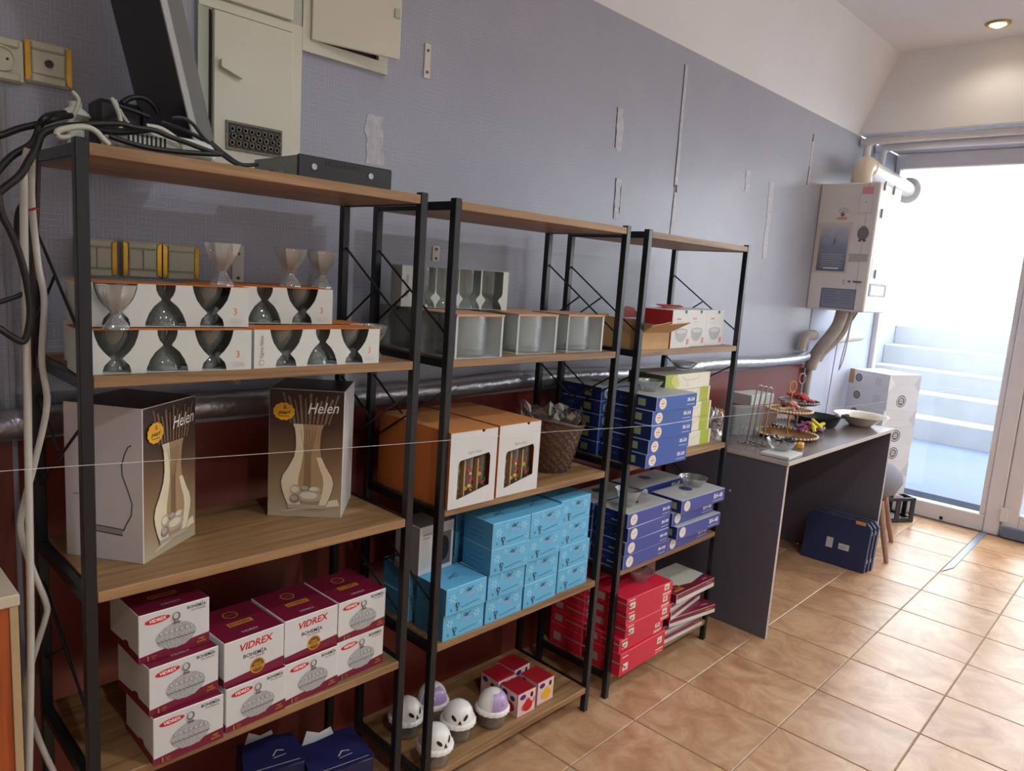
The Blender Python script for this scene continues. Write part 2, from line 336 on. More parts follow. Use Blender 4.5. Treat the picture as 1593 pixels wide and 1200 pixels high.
# ceiling: flat part, steep cove along the rack wall, bulkhead and low soffit by the window
ce = MB().box(X0-.1, BX+.06, Y0-.1, .245, CZ, CZ+.08).obj('ceiling', white, kind='structure')
MB().prism([(.42,2.395),(.245,CZ),(.245,CZ+.09),(.52,CZ+.09),(.52,2.395)], (X0-.1,0,0), (0,1,0), (0,0,1), BX+.06-X0+.1).obj('ceiling_cove', white, ce)
MB().box(BX, BX+.06, Y0, WY, 2.4, CZ).obj('bulkhead', white, ce)
MB().box(BX+.06, WX+.1, Y0, WY, 2.4, 2.46).obj('soffit', mat('soffit_paint', (176,176,188), .7, noise=.06, ns=4), ce)
MB().box(X0-.1, WX+.1, Y0-.12, Y0, 0, CZ).obj('wall_right', mat('cream_wall', (226,222,218), .8, noise=.04, ns=2), kind='structure')
MB().box(X0-.12, X0, Y0, WY, 0, CZ).obj('wall_back', mat('cream_wall'), kind='structure')
# ---- glazed end wall
frm = mat('white_frame_paint', (214,210,212), .45, noise=.05, ns=8); pane_m = glass('window_glass', (250,252,252), .55, .012)
wf = MB().box(WX, WX+.08, Y0, -1.62, 0, .12).box(WX, WX+.08, Y0, -1.62, 2.25, 2.4).box(WX, WX+.08, Y0, Y0+.1, .12, 2.25).obj('wall_far', frm, kind='structure')
def window(n, y0, y1, sill):
    w = thing('window_%d' % n, None, None, kind='structure')
    MB().cbox(WX, WX+.07, y0, y1, 0, sill, .006).obj('bottom_rail', frm, w)
    MB().cbox(WX, WX+.07, y0, y1, 2.3, 2.4, .006).obj('top_rail', frm, w)
    MB().cbox(WX, WX+.07, y1-.035, y1, sill, 2.3, .005).obj('stile', frm, w); MB().cbox(WX, WX+.07, y0, y0+.035, sill, 2.3, .005).obj('stile', frm, w)
    MB().box(WX+.03, WX+.036, y0+.035, y1-.035, sill, 2.3).obj('pane', pane_m, w); return w
w1 = window(1, -.42, WY, .11); window(2, Y0+.1, -1.62, .11)  # window two is out of view, added to let in more daylight
MB().cbox(WX-.004, WX, -.19, -.17, .012, .035, .002).obj('drain_cap', mat('black_rubber', (30,30,32), .7), w1)
tr = MB().cbox(WX-.012, WX+.08, -.508, -.421, 0, 2.4, .006).obj('trim_1', frm, kind='structure')
d1 = thing('door_1', None, None, kind='structure')
for y0, y1 in ((-.6, -.512), (-1.61, -1.52)): MB().cbox(WX-.008, WX+.06, y0, y1, .004, 2.38, .006).obj('stile', frm, d1)
MB().cbox(WX-.008, WX+.06, -1.52, -.6, .004, .16, .006).obj('bottom_rail', frm, d1); MB().cbox(WX-.008, WX+.06, -1.52, -.6, 2.28, 2.38, .006).obj('top_rail', frm, d1)
MB().box(WX+.024, WX+.03, -1.52, -.6, .16, 2.28).obj('pane', pane_m, d1)
MB().cbox(WX-.03, WX-.012, -1.5, -.52, .004, .075, .004).obj('kick_plate', mat('slate_kick', (104,114,140), .5), d1)
MB().cbox(WX-.03, WX-.009, -.545, -.5, .1, .19, .004).obj('hinge', frm, d1)
# ---- outdoors: landing and concrete steps rising away from the glass
conc = mat('pale_concrete', (152,156,164), .85, noise=.08, ns=6, bump=.2, bs=60)
st = thing('outdoor_steps', 'pale concrete outdoor steps rising beyond the window glass', 'steps')
MB().box(WX+.16, 7.3, -2.6, 1.3, -.2, .13).obj('landing', mat('blue_landing', (92,106,130), .7, noise=.06, ns=3), st)  # landing coloured darker and bluer than the steps
for k in range(5):
    MB().cbox(7.3+.3*k, 7.6+.3*k+(.02 if k < 4 else 1.4), -2.6, 1.3, -.2, .335+.205*k, .008).obj('step', conc, st)
MB().box(WX+.16, 10.2, 1.3, 1.45, -.2, 1.3).obj('side_wall', conc, st)
MB().box(WX+.16, 10.2, -2.75, -2.6, -.2, 1.3).obj('side_wall', conc, st)
# ---- metal strip over the floor joint by the door
a, b, c, d = at(1464,888.6,'z',.004), at(1527,826.7,'z',.004), at(1536,829,'z',.004), at(1484,883,'z',.004)
MB().prism([(p.x, p.y) for p in (a, d, c, b)], (0,0,.001), (1,0,0), (0,1,0), .003).obj('floor_strip', mat('blue_grey_metal', (128,138,160), .35, metal=.3), label='blue-grey metal strip laid flat on floor tiles before the door', cat='strip')

# ---- pipes under the soffit
pw = mat('white_pipe_paint', (222,220,220), .4, noise=.05, ns=20); pg = mat('grey_pipe', (168,166,166), .5, noise=.1, ns=20)
def pipe(label, P, r, m, k=6, name='pipe', n=12): return MB().tube(spline(P, k) if k > 1 else P, r, n).obj(name, m, label=label, cat='pipe', smooth=40)
pipe('white pipe running under the bulkhead edge above the window', [(4.36,-3.0,2.365),(4.36,-1,2.365),(4.36,.3,2.365),(4.36,.36,2.345),(4.36,.375,2.3),(4.36,.375,1.9)], .022, pw)
pipe('second white pipe under the soffit, nearer the window glass', [(4.62,-3.0,2.37),(4.62,-1,2.37),(4.62,.3,2.37),(4.62,.36,2.35),(4.62,.375,2.3),(4.62,.375,1.9)], .024, pw)
# ---- foil-wrapped heating pipe along the wall
foil = mat('crumpled_foil', (176,178,186), .32, metal=.75, noise=.18, ns=30, bump=1.0, bs=38)
pipe('foil-wrapped heating pipe running along the wall behind the racks', [(X0,.384,1.068)]+[(x,.384+.002*sin(9*x),1.066+.006*sin(5*x)) for x in [-2+.25*k for k in range(24)]]+[(3.86,.382,1.078)], .031, foil, 3, 'heating_pipe', 14)

# ---- ceiling spotlights (lamp and light in one builder)
bulbm = mat('lit_bulb', (255,226,160), .4, noise=0, emit=14); ring = mat('brass_ring', (206,178,120), .3, metal=.8)
def downlight(x, y, label):
    t = thing('ceiling_spotlight', label, 'spotlight', (x, y, CZ), group='round spotlights in the ceiling')
    MB().lathe([(.052,0),(.056,-.006),(.05,-.012),(.038,-.009),(.036,-.001)], 28).obj('ring', ring, t, smooth=50)
    MB().lathe([(.036,-.002),(.033,-.011),(.02,-.018),(0.0,-.021)], 24, cap=False).obj('bulb', bulbm, t, smooth=60)
    l = bpy.data.lights.new('spot_light', 'SPOT'); l.energy = LAMP_W*(.09 if x > 4 else .62 if y > -2 else 1.45); l.color = (1, .86, .68) if x > 4 else (.95, .98, 1); l.spot_size = radians(150); l.spot_blend = .6; l.shadow_soft_size = .05
    q = bpy.data.objects.new('spot_light', l); COL.objects.link(q); q.parent = t; q.location = (0, 0, -.03)
downlight(4.05, -.285, 'lit round spotlight in the ceiling near the window')
for x, y in ((2.3,-1.15),(.75,-1.15),(3.6,-2.3),(1.5,-2.3),(-.2,-2.4)): downlight(x, y, 'lit round spotlight in the ceiling over the middle of the room')
# ================================================================== RACKS
blk = mat('black_steel', (24,26,30), .33, metal=.1, noise=.12, ns=25); oak = wood('oak_laminate', (168,132,92), (112,82,52), .48)
BT, B2, B3, B4, B5, RH, RD, PW = 1.594, 1.217, .8345, .467, .089, 1.6, .333, .02
LV = (BT, B2, B3, B4, B5)
def rack(xl, xr, label):
    t = thing('shelf_rack', label, 'shelf rack', (xl, 0, 0), group='black steel racks with oak boards'); w = xr-xl
    pm = MB().cbox(0, PW, 0, PW, 0, RH, .0015).mesh('post', blk)
    for x in (0, w):
        for y in (0, RD-PW): link('post', pm, t, (x, y, 0))
    bm = MB().cbox(.002, PW-.002, PW, RD-PW, -.022, -.001, .0015).mesh('side_bar', blk)
    for z in LV:
        for x in (0, w): link('side_bar', bm, t, (x, 0, z - (0 if z > 1.5 else .001)))
    sm = MB().cbox(PW+.0005, w-.0005, .001, RD-.002, -.02, 0, .0012).mesh('shelf_board', oak)
    for z in LV: link('shelf_board', sm, t, (0, 0, z))
    for x in (.01, w+.01):
        def rod(a, b): MB().tube([(x,)+a, (x,)+b], .0028, 8).obj('brace_rod', blk, t, smooth=40)
        rod((RD-PW, 1.47), (PW, 1.275)); rod((RD-PW, 1.28), (.175, 1.373)); rod((RD-PW, .955), (PW, 1.135)); rod((RD-PW, 1.135), (.18, 1.05))
        rod((RD-PW, .745), (PW, .58)); rod((RD-PW, .58), (.175, .66))
    return t
RX = ((0, .69), (.792, 1.478), (1.594, 2.256))
rack(*RX[0], 'black steel rack with oak boards holding boxed vases, goblets and sugar bowls')
rack(*RX[1], 'middle black steel rack with oak boards, holding pale blue cartons and skull jars')
rack(*RX[2], 'black steel rack with oak boards beside the dark desk, holding blue and red boxes')

# ================================================================== inks and papers
WHT = mat('carton_white', (206,207,206), .55, noise=.03, ns=12); EDGE = mat('worn_edge', (232,230,226), .7); BUR = mat('burgundy_ink', (116,22,52), .4, noise=.05)
RED = mat('red_ink', (196,26,40), .4); BLKI = mat('black_ink', (28,26,28), .5); GLD = mat('gold_ink', (206,150,52), .35, metal=.3); GRY = mat('grey_ink', (150,150,150), .5); LG = mat('light_grey_ink', (188,190,190), .5); DG = mat('dark_grey_ink', (98,98,100), .5); PW_ = mat('white_ink', (240,240,240), .5); MG = mat('mid_grey_ink', (166,168,168), .5, noise=.25, ns=240)
KRF = mat('kraft_card', (190,126,70), .75, noise=.1, ns=18, bump=.2, bs=70); KRD = mat('orange_kraft', (196,112,50), .7, noise=.14, ns=14, stretch=(1,1,.3)); TAN = mat('tan_card', (186,150,104), .75, noise=.08, ns=20)
def carton(w, d, h, fm, em=1, mats=(None, EDGE), c=.0012):
    """fm: materials of front,right,back,left,top,bottom"""
    ms = []; ix = []
    for m in fm:
        if m not in ms: ms.append(m)
        ix.append(ms.index(m))
    ms.append(EDGE if em == 1 else em)
    return MB().cbox(0, w, 0, d, 0, h, c, faces=ix, em=len(ms)-1).mesh('carton', ms)

# ---- sugar bowl cartons (rack 1, fourth board)
bw, bd, bh = .134, .148, .0965
def bowl_picture(p, cx, cz, s):
    out = [(-.034,.0),(-.030,.009),(-.019,.018),(-.006,.0225),(.006,.0225),(.019,.018),(.030,.009),(.034,.0),(.028,-.013),(.015,-.021),(0,-.023),(-.015,-.021),(-.028,-.013)]
    p.poly([(cx+a*s, cz+b*s) for a, b in out], MG)
    for k in range(-3, 4): p.line([(cx+(k*.0085)*s, cz-.002*s), (cx+(k*.0062)*s, cz+(.021-.0009*k*k)*s)], .0006*s, LG)
    for k in range(-3, 4): p.ell(cx+k*.0085*s, cz+.0085*s, .0029*s, .0042*s, GRY, 12); 
    for k in range(-3, 4): p.ell(cx+k*.0085*s, cz+.009*s, .0021*s, .003*s, LG, 12)
    p.line([(cx+(-.032+.0016*i)*s, cz+(-.0035-.0028*abs(sin(i*.78)))*s) for i in range(41)], .0011*s, DG)
    for k in range(-3, 4): p.line([(cx+k*.008*s, cz-.007*s), (cx+k*.0045*s, cz-.021*s)], .0009*s, LG)
    p.rect(cx-.005*s, cz+.021*s, .010*s, .004*s, DG); p.rect(cx-.0025*s, cz+.0245*s, .005*s, .005*s, GRY); p.ell(cx, cz+.034*s, .0062*s, .0072*s, DG, 18); p.ell(cx-.001*s, cz+.0348*s, .0044*s, .0054*s, LG, 18)
def bohemia(front):
    body = carton(bw, bd, bh, (WHT, WHT, WHT, WHT, BUR, BUR)); f = face(bw, bd, bh, 'front')
    f.poly([(0,0),(bw,0),(bw,.024),(0,.013)], BUR)
    if front == 'bowl':
        f.ell(.034, .0795, .0235, .0066, RED, rot=.05); f.text('VIDREX', .034, .0795, .0092, PW_, .05, .15, .0002)
        f.text('BOHEMİA', .108, .0865, .0092, BLKI, 0, 0, .0001, .9); f.text('Cam Şekerlik', .111, .0797, .005, BLKI, 0, .3)
        bowl_picture(f, .069, .0385, 1.14); f.text('1', .0155, .0072, .013, GLD, bold=.0005); f.text('Adet\nPcs', .026, .0072, .0052, GLD); f.text('High\nQuality', .117, .0135, .0062, GLD, .06, 0, .0001)
    else:
        f.text('VIDREX', .068, .0755, .0215, RED, .04, .2, .0005); f.text('BOHEMİA', .067, .0535, .0118, BLKI, 0, 0, .0001); f.text('Cam Şekerlik', .071, .046, .006, BLKI, 0, .3)
        f.ell(.073, .024, .0168, .0168, GLD); f.ell(.073, .024, .0138, .0138, BLKI); f.ell(.073, .024, .0126, .0126, mat('dark_gold_ink', (120,84,36), .4)); f.text('High', .073, .028, .0085, GLD, bold=.0003); f.rect(.057, .0175, .032, .0065, GLD); f.text('Quality', .073, .0206, .006, BLKI)
    l = face(bw, bd, bh, 'left'); l.poly([(0,0),(bd,0),(bd,.017),(.1,.017),(.095,.026),(.08,.024),(.07,.017),(0,.013)], BUR); l.text('BOHEMİA', .06, .07, .008, LG, -.1); l.text('BOHEMİA', .06, .045, .008, LG, -.1)
    t = face(bw, bd, bh, 'top'); t.text('VIDREX', .067, .022, .011, LG, shear=.1); t.rect(.04, .055, .055, .017, GLD); t.text('BOHEMİA', .067, .0635, .0105, BUR, bold=.0003); t.ell(.067, .106, .0165, .0165, GLD); t.ell(.067, .106, .0135, .0135, BUR); t.text('Quality', .067, .106, .007, GLD)
    return dict(body=body, parts=[*f.parts('front_print'), *l.parts('side_print'), *t.parts('top_print')])
PB, PV = bohemia('bowl'), bohemia('name')
GB = 'white and burgundy sugar bowl cartons'
def boh(pr, x, y, k, rot, label): place(pr, 'sugar_bowl_carton', label, 'carton', (x, y, B4+k*.0975), radians(rot), GB)
S1 = 'of the three-high stack next to the left post'
boh(PB, .106, -.012, 0, 0, 'white and burgundy bowl carton, bottom '+S1); boh(PB, .103, -.002, 1, 3, 'white and burgundy bowl carton, middle '+S1); boh(PB, .094, .024, 2, 1.5, 'white and burgundy bowl carton, top '+S1)
boh(PB, .2495, -.004, 0, 2, 'lower bowl carton under the left red-lettered name carton'); boh(PV, .2475, .002, 1, 3, 'left of two cartons with big red brand lettering and seal')
boh(PB, .3855, .006, 0, 2, 'lower bowl carton under the right red-lettered name carton'); boh(PV, .3855, .013, 1, 2, 'right of two cartons with big red brand lettering and seal')
boh(PB, .521, .018, 0, 2, 'bottom bowl carton of the rightmost two-high stack'); boh(PB, .5225, .018, 1, 2, 'top bowl carton of the rightmost two-high stack')

# ---- vase cartons (rack 1, third board)
hw, hd, hh = .17, .165, .304
def gradmat(name, stops, ax=2, lo=0, hi=1, rough=.45):
    m = bpy.data.materials.new(name); m.use_nodes = True; nt = m.node_tree; p = nt.nodes['Principled BSDF']
    tc = nt.nodes.new('ShaderNodeTexCoord'); sx = nt.nodes.new('ShaderNodeSeparateXYZ'); nt.links.new(tc.outputs['Object'], sx.inputs[0]); mr = nt.nodes.new('ShaderNodeMapRange'); mr.inputs[1].default_value = lo; mr.inputs[2].default_value = hi
    nt.links.new(sx.outputs[ax], mr.inputs[0]); cr = nt.nodes.new('ShaderNodeValToRGB'); e = cr.color_ramp.elements
    e[0].position, e[0].color = stops[0][0], lin(stops[0][1])+(1,); e[1].position, e[1].color = stops[-1][0], lin(stops[-1][1])+(1,)
    for q, c in stops[1:-1]: n = e.new(q); n.color = lin(c)+(1,)
    nt.links.new(mr.outputs[0], cr.inputs[0]); nt.links.new(cr.outputs[0], p.inputs['Base Color']); p.inputs['Roughness'].default_value = rough; return m
VBG = gradmat('vase_photo_backdrop', [(0, (178,166,142)), (.2, (150,128,98)), (.5, (112,84,58)), (.72, (62,40,32)), (1, (46,28,24))], 2, 0, hh)
BRN = mat('dark_brown_card', (52,30,26), .4, noise=.08); MAU = mat('mauve_white_card', (206,200,202), .6, noise=.03, ns=6); CRM = mat('cream_ink', (222,210,180), .45, noise=.08, ns=14); SHD = mat('vase_tone_ink', (168,140,104), .45); STM = mat('stem_ink', (84,60,44), .6); STN = mat('stone_ink', (176,166,150), .6, noise=.1); STN2 = mat('stone_dark_ink', (140,128,112), .6); YEL = mat('yellow_badge_ink', (236,180,30), .45); LINE = mat('drawing_ink', (70,64,66), .5); FLW = mat('dried_flower_ink', (134,106,86), .7, noise=.3, ns=200)
def vase_half(): return [(.036,.224),(.031,.212),(.0285,.192),(.028,.168),(.032,.146),(.044,.121),(.056,.102),(.0605,.085),(.058,.067),(.051,.046),(.044,.03)]
def helen():
    body = carton(hw, hd, hh, (VBG, WHT, VBG, MAU, BRN, BRN), em=1); f = face(hw, hd, hh, 'front'); c = .09; H = vase_half()
    f.poly([(.03,.012),(.165,.03),(.16,.046),(.09,.03)], CRM)
    for k in range(11):
        x1 = c+(k-5)*.0125+.004; top = .296-.004*((k*7)%5); b0 = c+(k-5)*.0022
        f.line([(b0, .05), (b0+(x1-b0)*.25, .15), (b0+(x1-b0)*.6, .22), (x1, top)], .0012, STM)
        f.line([(b0+(x1-b0)*.62, .225), (b0+(x1-b0)*.85, .268), (x1, top)], .0052 if k % 2 else .0034, FLW)
    f.poly([(c-a, b) for a, b in H]+[(c+a, b) for a, b in H[::-1]], SHD)
    f.poly([(c-a, b) for a, b in H]+[(c-a*.35, b) for a, b in H[::-1]], CRM); f.poly([(c+a*.62, b) for a, b in H[4:]]+[(c+a, b) for a, b in H[4:][::-1]], CRM)
    f.line([(c-a, b) for a, b in H], .0012, LINE); f.line([(c+a, b) for a, b in H], .0014, LINE)
    for k in range(6): f.line([(c+(k-2.5)*.003, .05), (c+(k-2.5)*.0026, .15), (c+(k-2.5)*.007, .212)], .0009, STM)
    for a, b, r1, r2, m in ((-.026,.066,.013,.013,STN),(-.004,.07,.012,.008,STN2),(.018,.068,.014,.008,STN),(.006,.052,.028,.014,STN),(-.028,.045,.012,.011,STN2)): f.ell(c+a, b, r1, r2, m); f.ell(c+a-.002, b+.002, r1*.7, r2*.6, CRM if m is STN else STN)
    f.poly([(c-.044,.022),(c+.044,.022),(c+.044,.031),(c-.044,.031)], STN)
    n = 24; f.poly([(.034+(.0215+.0018*(k % 2))*cos(2*pi*k/n)*1.08, .252+(.0195+.0018*(k % 2))*sin(2*pi*k/n)) for k in range(n)], YEL); f.text('&', .036, .262, .013, BRN); f.text('pearl', .034, .25, .0125, BRN, shear=.3, bold=.0003); f.line([(.022,.241),(.046,.241)], .0014, BRN)
    f.text('Helen', .121, .262, .036, PW_, .06, .35, .0002, .82)
    l = face(hw, hd, hh, 'left'); cc = .085; HL = [(a*1.45, b) for a, b in vase_half()]
    l.line([(.142,.232),(.135,.229),(.128,.215),(.121,.192),(.122,.172),(.134,.142),(.142,.118),(.140,.095),(.129,.075),(.123,.062)], .0026, LINE)
    l.rect(cc-.034, .0, .068, .0, LINE) if 0 else None
    l.poly([(.055,.058),(.121,.054),(.122,.064),(.055,.068)], GRY); l.line([(.055,.069),(.123,.065)], .0018, LINE); l.line([(.05,.057),(.122,.053)], .0022, LINE); l.rect(.085,.035,.012,.0022,LG); l.rect(.018,.125,.012,.0028,GRY)
    t = face(hw, hd, hh, 'top'); t.rect(.01, .01, hw-.02, .003, STM)
    return dict(body=body, parts=[*f.parts('front_print'), *l.parts('side_print'), *t.parts('top_print')])
PH = helen()
place(PH, 'vase_carton', 'tall vase carton turned to show its pale line-drawn side', 'carton', (.123,.079,B3), radians(35.5), 'brown vase photo cartons')
place(PH, 'vase_carton', 'tall dark brown vase carton with its vase photo facing forward', 'carton', (.439,.203,B3), radians(-41), 'brown vase photo cartons')

# ---- goblets and goblet cartons (rack 1, second board)
GLS = glass('clear_glass', (246,248,247), 1.3, .05, .05, base=.02, bump=.25); SMK = glass('grey_glass', (226,230,228), 1.3, .5, .06, base=.03, dcol=(132,140,136), bump=.12); CUT = glass('cut_glass', (242,245,245), 1.9, .15, .06, base=.07, dcol=(236,242,242), bump=.5)
UP = [(.0345,.0765),(.032,.064),(.027,.05),(.019,.038),(.0105,.029),(.0085,.0265),(.012,.023),(.019,.015),(.0215,.006),(.0215,.0)]
DN = [(a, .0765-b) for a, b in UP[::-1]]; DN = [(.0165,.0765),(.016,.068),(.0125,.058),(.008,.052),(.0072,.049),(.0105,.046),(.02,.037),(.028,.024),(.0335,.009),(.0345,0)]
def outline(pr): return pr
def cut_carton(w, d, h, cuts, side_m, front_m, top_m, prints, gl, inside, th=.0012, c_in=.0018):
    """carton whose front is cut away around each glass so that the glasses show"""
    b = MB(); mats = [front_m, top_m, side_m, inside]
    b.box(0, th, 0, d, 0, h, 2).box(w-th, w, 0, d, 0, h, 2).box(th, w-th, d-th, d, 0, h, 3).box(th, w-th, 0, d-th, 0, th, 3).box(0, w, .0, d, h, h+th, 1)
    body = b.mesh('carton', mats)
    fr = MB(); edges = [[(0,h),(0,0)]]
    for cx, pr in cuts:
        s = h/pr[0][1]; edges[-1] = edges[-1]; L = [(cx-a*1.03, z*s) for a, z in pr]; R = [(cx+a*1.03, z*s) for a, z in pr]
        edges.append((L, R))
    polys = []; left = [(0,h),(0,0)]
    for L, R in edges[1:]: polys.append(left + L[::-1]); left = R
    polys.append(left + [(w,0),(w,h)])
    for q in polys: fr.prism(q, (0,0,0), (1,0,0), (0,0,1), th)
    parts = [('front_panel', fr.mesh('front_panel', front_m))]
    g = MB()
    for cx, pr in cuts: g.lathe([(max(a-.001,.001), z*h/pr[0][1]*.985+.0014) for a, z in pr[::-1]], 20, (cx, .038, 0))
    parts.append(('glassware', g.mesh('glassware', gl, 60)))
    if prints: parts += prints.parts('front_print')
    return dict(body=body, parts=parts)
PALE = mat('pale_card', (200,204,200), .6, noise=.03); INN = mat('box_inside_grey', (178,184,180), .7, noise=.1); ORI = mat('orange_print', (214,110,70), .5)
gw, gd, gh = .292, .088, .0755
def gob(cuts, three, word):
    p = Print((0,-.0012,0),(1,0,0),(0,0,1))
    if three: p.text('3', gw-.026, .029, .019, ORI); p.rect(gw-.036,.0135,.02,.0012,LG); p.rect(gw-.036,.0105,.024,.0012,LG); p.rect(gw-.036,.0075,.022,.0012,LG)
    if word: p.text('Sigma Glass', .0155, .042, .0095, DG, pi/2); p.ell(.0155, .011, .0055, .006, GRY, 16); p.ell(.0155, .011, .0042, .0046, PALE, 16)
    return cut_carton(gw, gd, gh, cuts, PALE, PALE, KRD, p, SMK, INN)
PG1 = gob([(.058,UP),(.14,DN),(.222,UP)], True, False); PG2 = gob([(.068,UP),(.15,DN),(.228,UP)], True, True)
GG = 'white goblet cartons with cut-out fronts'
z2 = B2+.0785
place(PG1, 'goblet_carton', 'white cut-out goblet carton beside the left post, lower row', 'carton', (.004,.022,B2), radians(-4), GG)
place(PG2, 'goblet_carton', 'white cut-out goblet carton in the lower row, right, with vertical lettering', 'carton', (.303,.006,B2), 0, GG)
place(PG1, 'goblet_carton', 'upper-row goblet carton by the left post with a loose goblet before it', 'carton', (.012,.048,z2), radians(-3), GG)
place(PG1, 'goblet_carton', 'upper-row goblet carton at the right, half behind its neighbour', 'carton', (.232,.115,z2), radians(-6), GG)
place(PG1, 'goblet_carton', 'goblet carton at the back of the upper row, only its right end showing', 'carton', (.285,.205,z2), radians(-4), GG)
place(PG1, 'goblet_carton', 'goblet carton at the back left of the lower row, mostly hidden', 'carton', (.028,.135,B2), radians(-4), GG)
place(PG1, 'goblet_carton', 'goblet carton at the back right of the lower row, hidden behind', 'carton', (.335,.12,B2), 0, GG)
def goblet(x, y, z, label, s=1.0):
    fl = lambda a, t: 1-.10*abs(sin(4*a))
    out = [(.026,0),(.0255,.004),(.019,.014),(.0105,.026),(.0095,.03),(.013,.036),(.024,.05),(.033,.066),(.0385,.084),(.0405,.089)]
    inn = [(.0375,.088),(.031,.068),(.022,.052),(.010,.041),(.0015,.038)]
    t = thing('glass_goblet', label, 'goblet', (x, y, z), group='loose clear glass goblets')
    MB().lathe([(r*s, q*s) for r, q in out[4:]+inn], 48, fl=fl).obj('bowl', CUT, t, smooth=28)
    MB().lathe([(r*s, q*s) for r, q in out[:5]], 48, fl=fl).obj('foot', CUT, t, smooth=28)
goblet(.062, .018, z2-.0005, 'clear fluted goblet standing before the upper goblet carton beside the post', .84)
goblet(.274, .085, z2+.077, 'clear fluted goblet alone on top of the upper cartons near the switches', .92)
goblet(.455, .15, z2+.0775, 'left of two touching clear goblets on top of the upper cartons', .92); goblet(.536, .155, z2+.0775, 'right of two touching clear goblets on top of the upper cartons', .92)
goblet(.645, .10, B2, 'clear goblet on the board right of the lower goblet cartons', .85)
# ================================================================== RACK 2
FILM = glass('clear_film', (246,248,248), .7, .03, .08)
# ---- boxed glass cylinders (second board)
def cyl_carton(w, d, h):
    b = MB().box(0, w, 0, d, 0, .0012, 0).box(0, w, d-.0012, d, .0012, h, 1).box(w-.0012, w, .0, d-.0012, .0012, h, 1).box(0, .006, 0, .001, .0012, h, 1).box(w-.008, w, 0, .001, .0012, h, 1)
    r = min(w, d)/2-.006; g = MB().lathe([(r*.8,.002),(r,.006),(r,h-.004),(r-.004,h-.004),(r-.005,.02),(.001,.016)], 40, (w/2, d/2, 0))
    lid = MB().box(-.001, w+.001, -.001, d+.001, h, h+.0015).box(-.001, w+.001, -.002, -.001, h-.004, h+.0015)
    win = MB().box(.001, w-.001, -.0008, 0, .001, h-.001).box(-.0008, 0, .001, d-.001, .001, h-.001)
    return dict(body=b.mesh('carton', [PALE, mat('carton_inner_white', (224,228,226), .6)]), parts=[('lid', lid.mesh('lid', mat('pinkish_kraft', (186,144,114), .7, noise=.1, ns=18))), ('glass_cylinder', g.mesh('glass_cylinder', CUT, 50)), ('film_window', win.mesh('film_window', FILM))])
PC = cyl_carton(.163, .15, .109)
GC = 'cartons of glass cylinders behind clear film'
for x, y, r, lb in ((.815,.0,0,'clear-fronted carton with a glass cylinder, right beside the middle rack post'),(1.06,.028,0,'clear-fronted glass cylinder carton, middle one of the front row'),(1.272,.03,-2,'clear-fronted glass cylinder carton at the right end of the front row'),
                 (.815,.166,0,'clear-fronted glass cylinder carton at the back left of the row'),(1.1,.18,0,'clear-fronted glass cylinder carton at the back, right of the boxed mugs')):
    place(PC, 'glass_cylinder_carton', lb, 'carton', (x, y, B2), radians(r), GC)
MUG = [(.031,.1055),(.031,.045),(.029,.038),(.021,.03),(.019,.025),(.026,.015),(.030,.006),(.030,0)]
p = Print((0,-.0012,0),(1,0,0),(0,0,1)); p.text('Sigma Glass', .014, .055, .012, DG, pi/2); 
PMUG = cut_carton(.31, .085, .1055, [(.062,MUG),(.128,MUG),(.194,MUG),(.262,MUG)], PALE, mat('grey_green_card', (196,204,198), .6), INN, p, GLS, INN)
place(PMUG, 'mug_carton', 'long carton of footed glasses with cut-out front on top of the glass cylinder cartons', 'carton', (.80,.205,B2+.113), radians(-17.5))
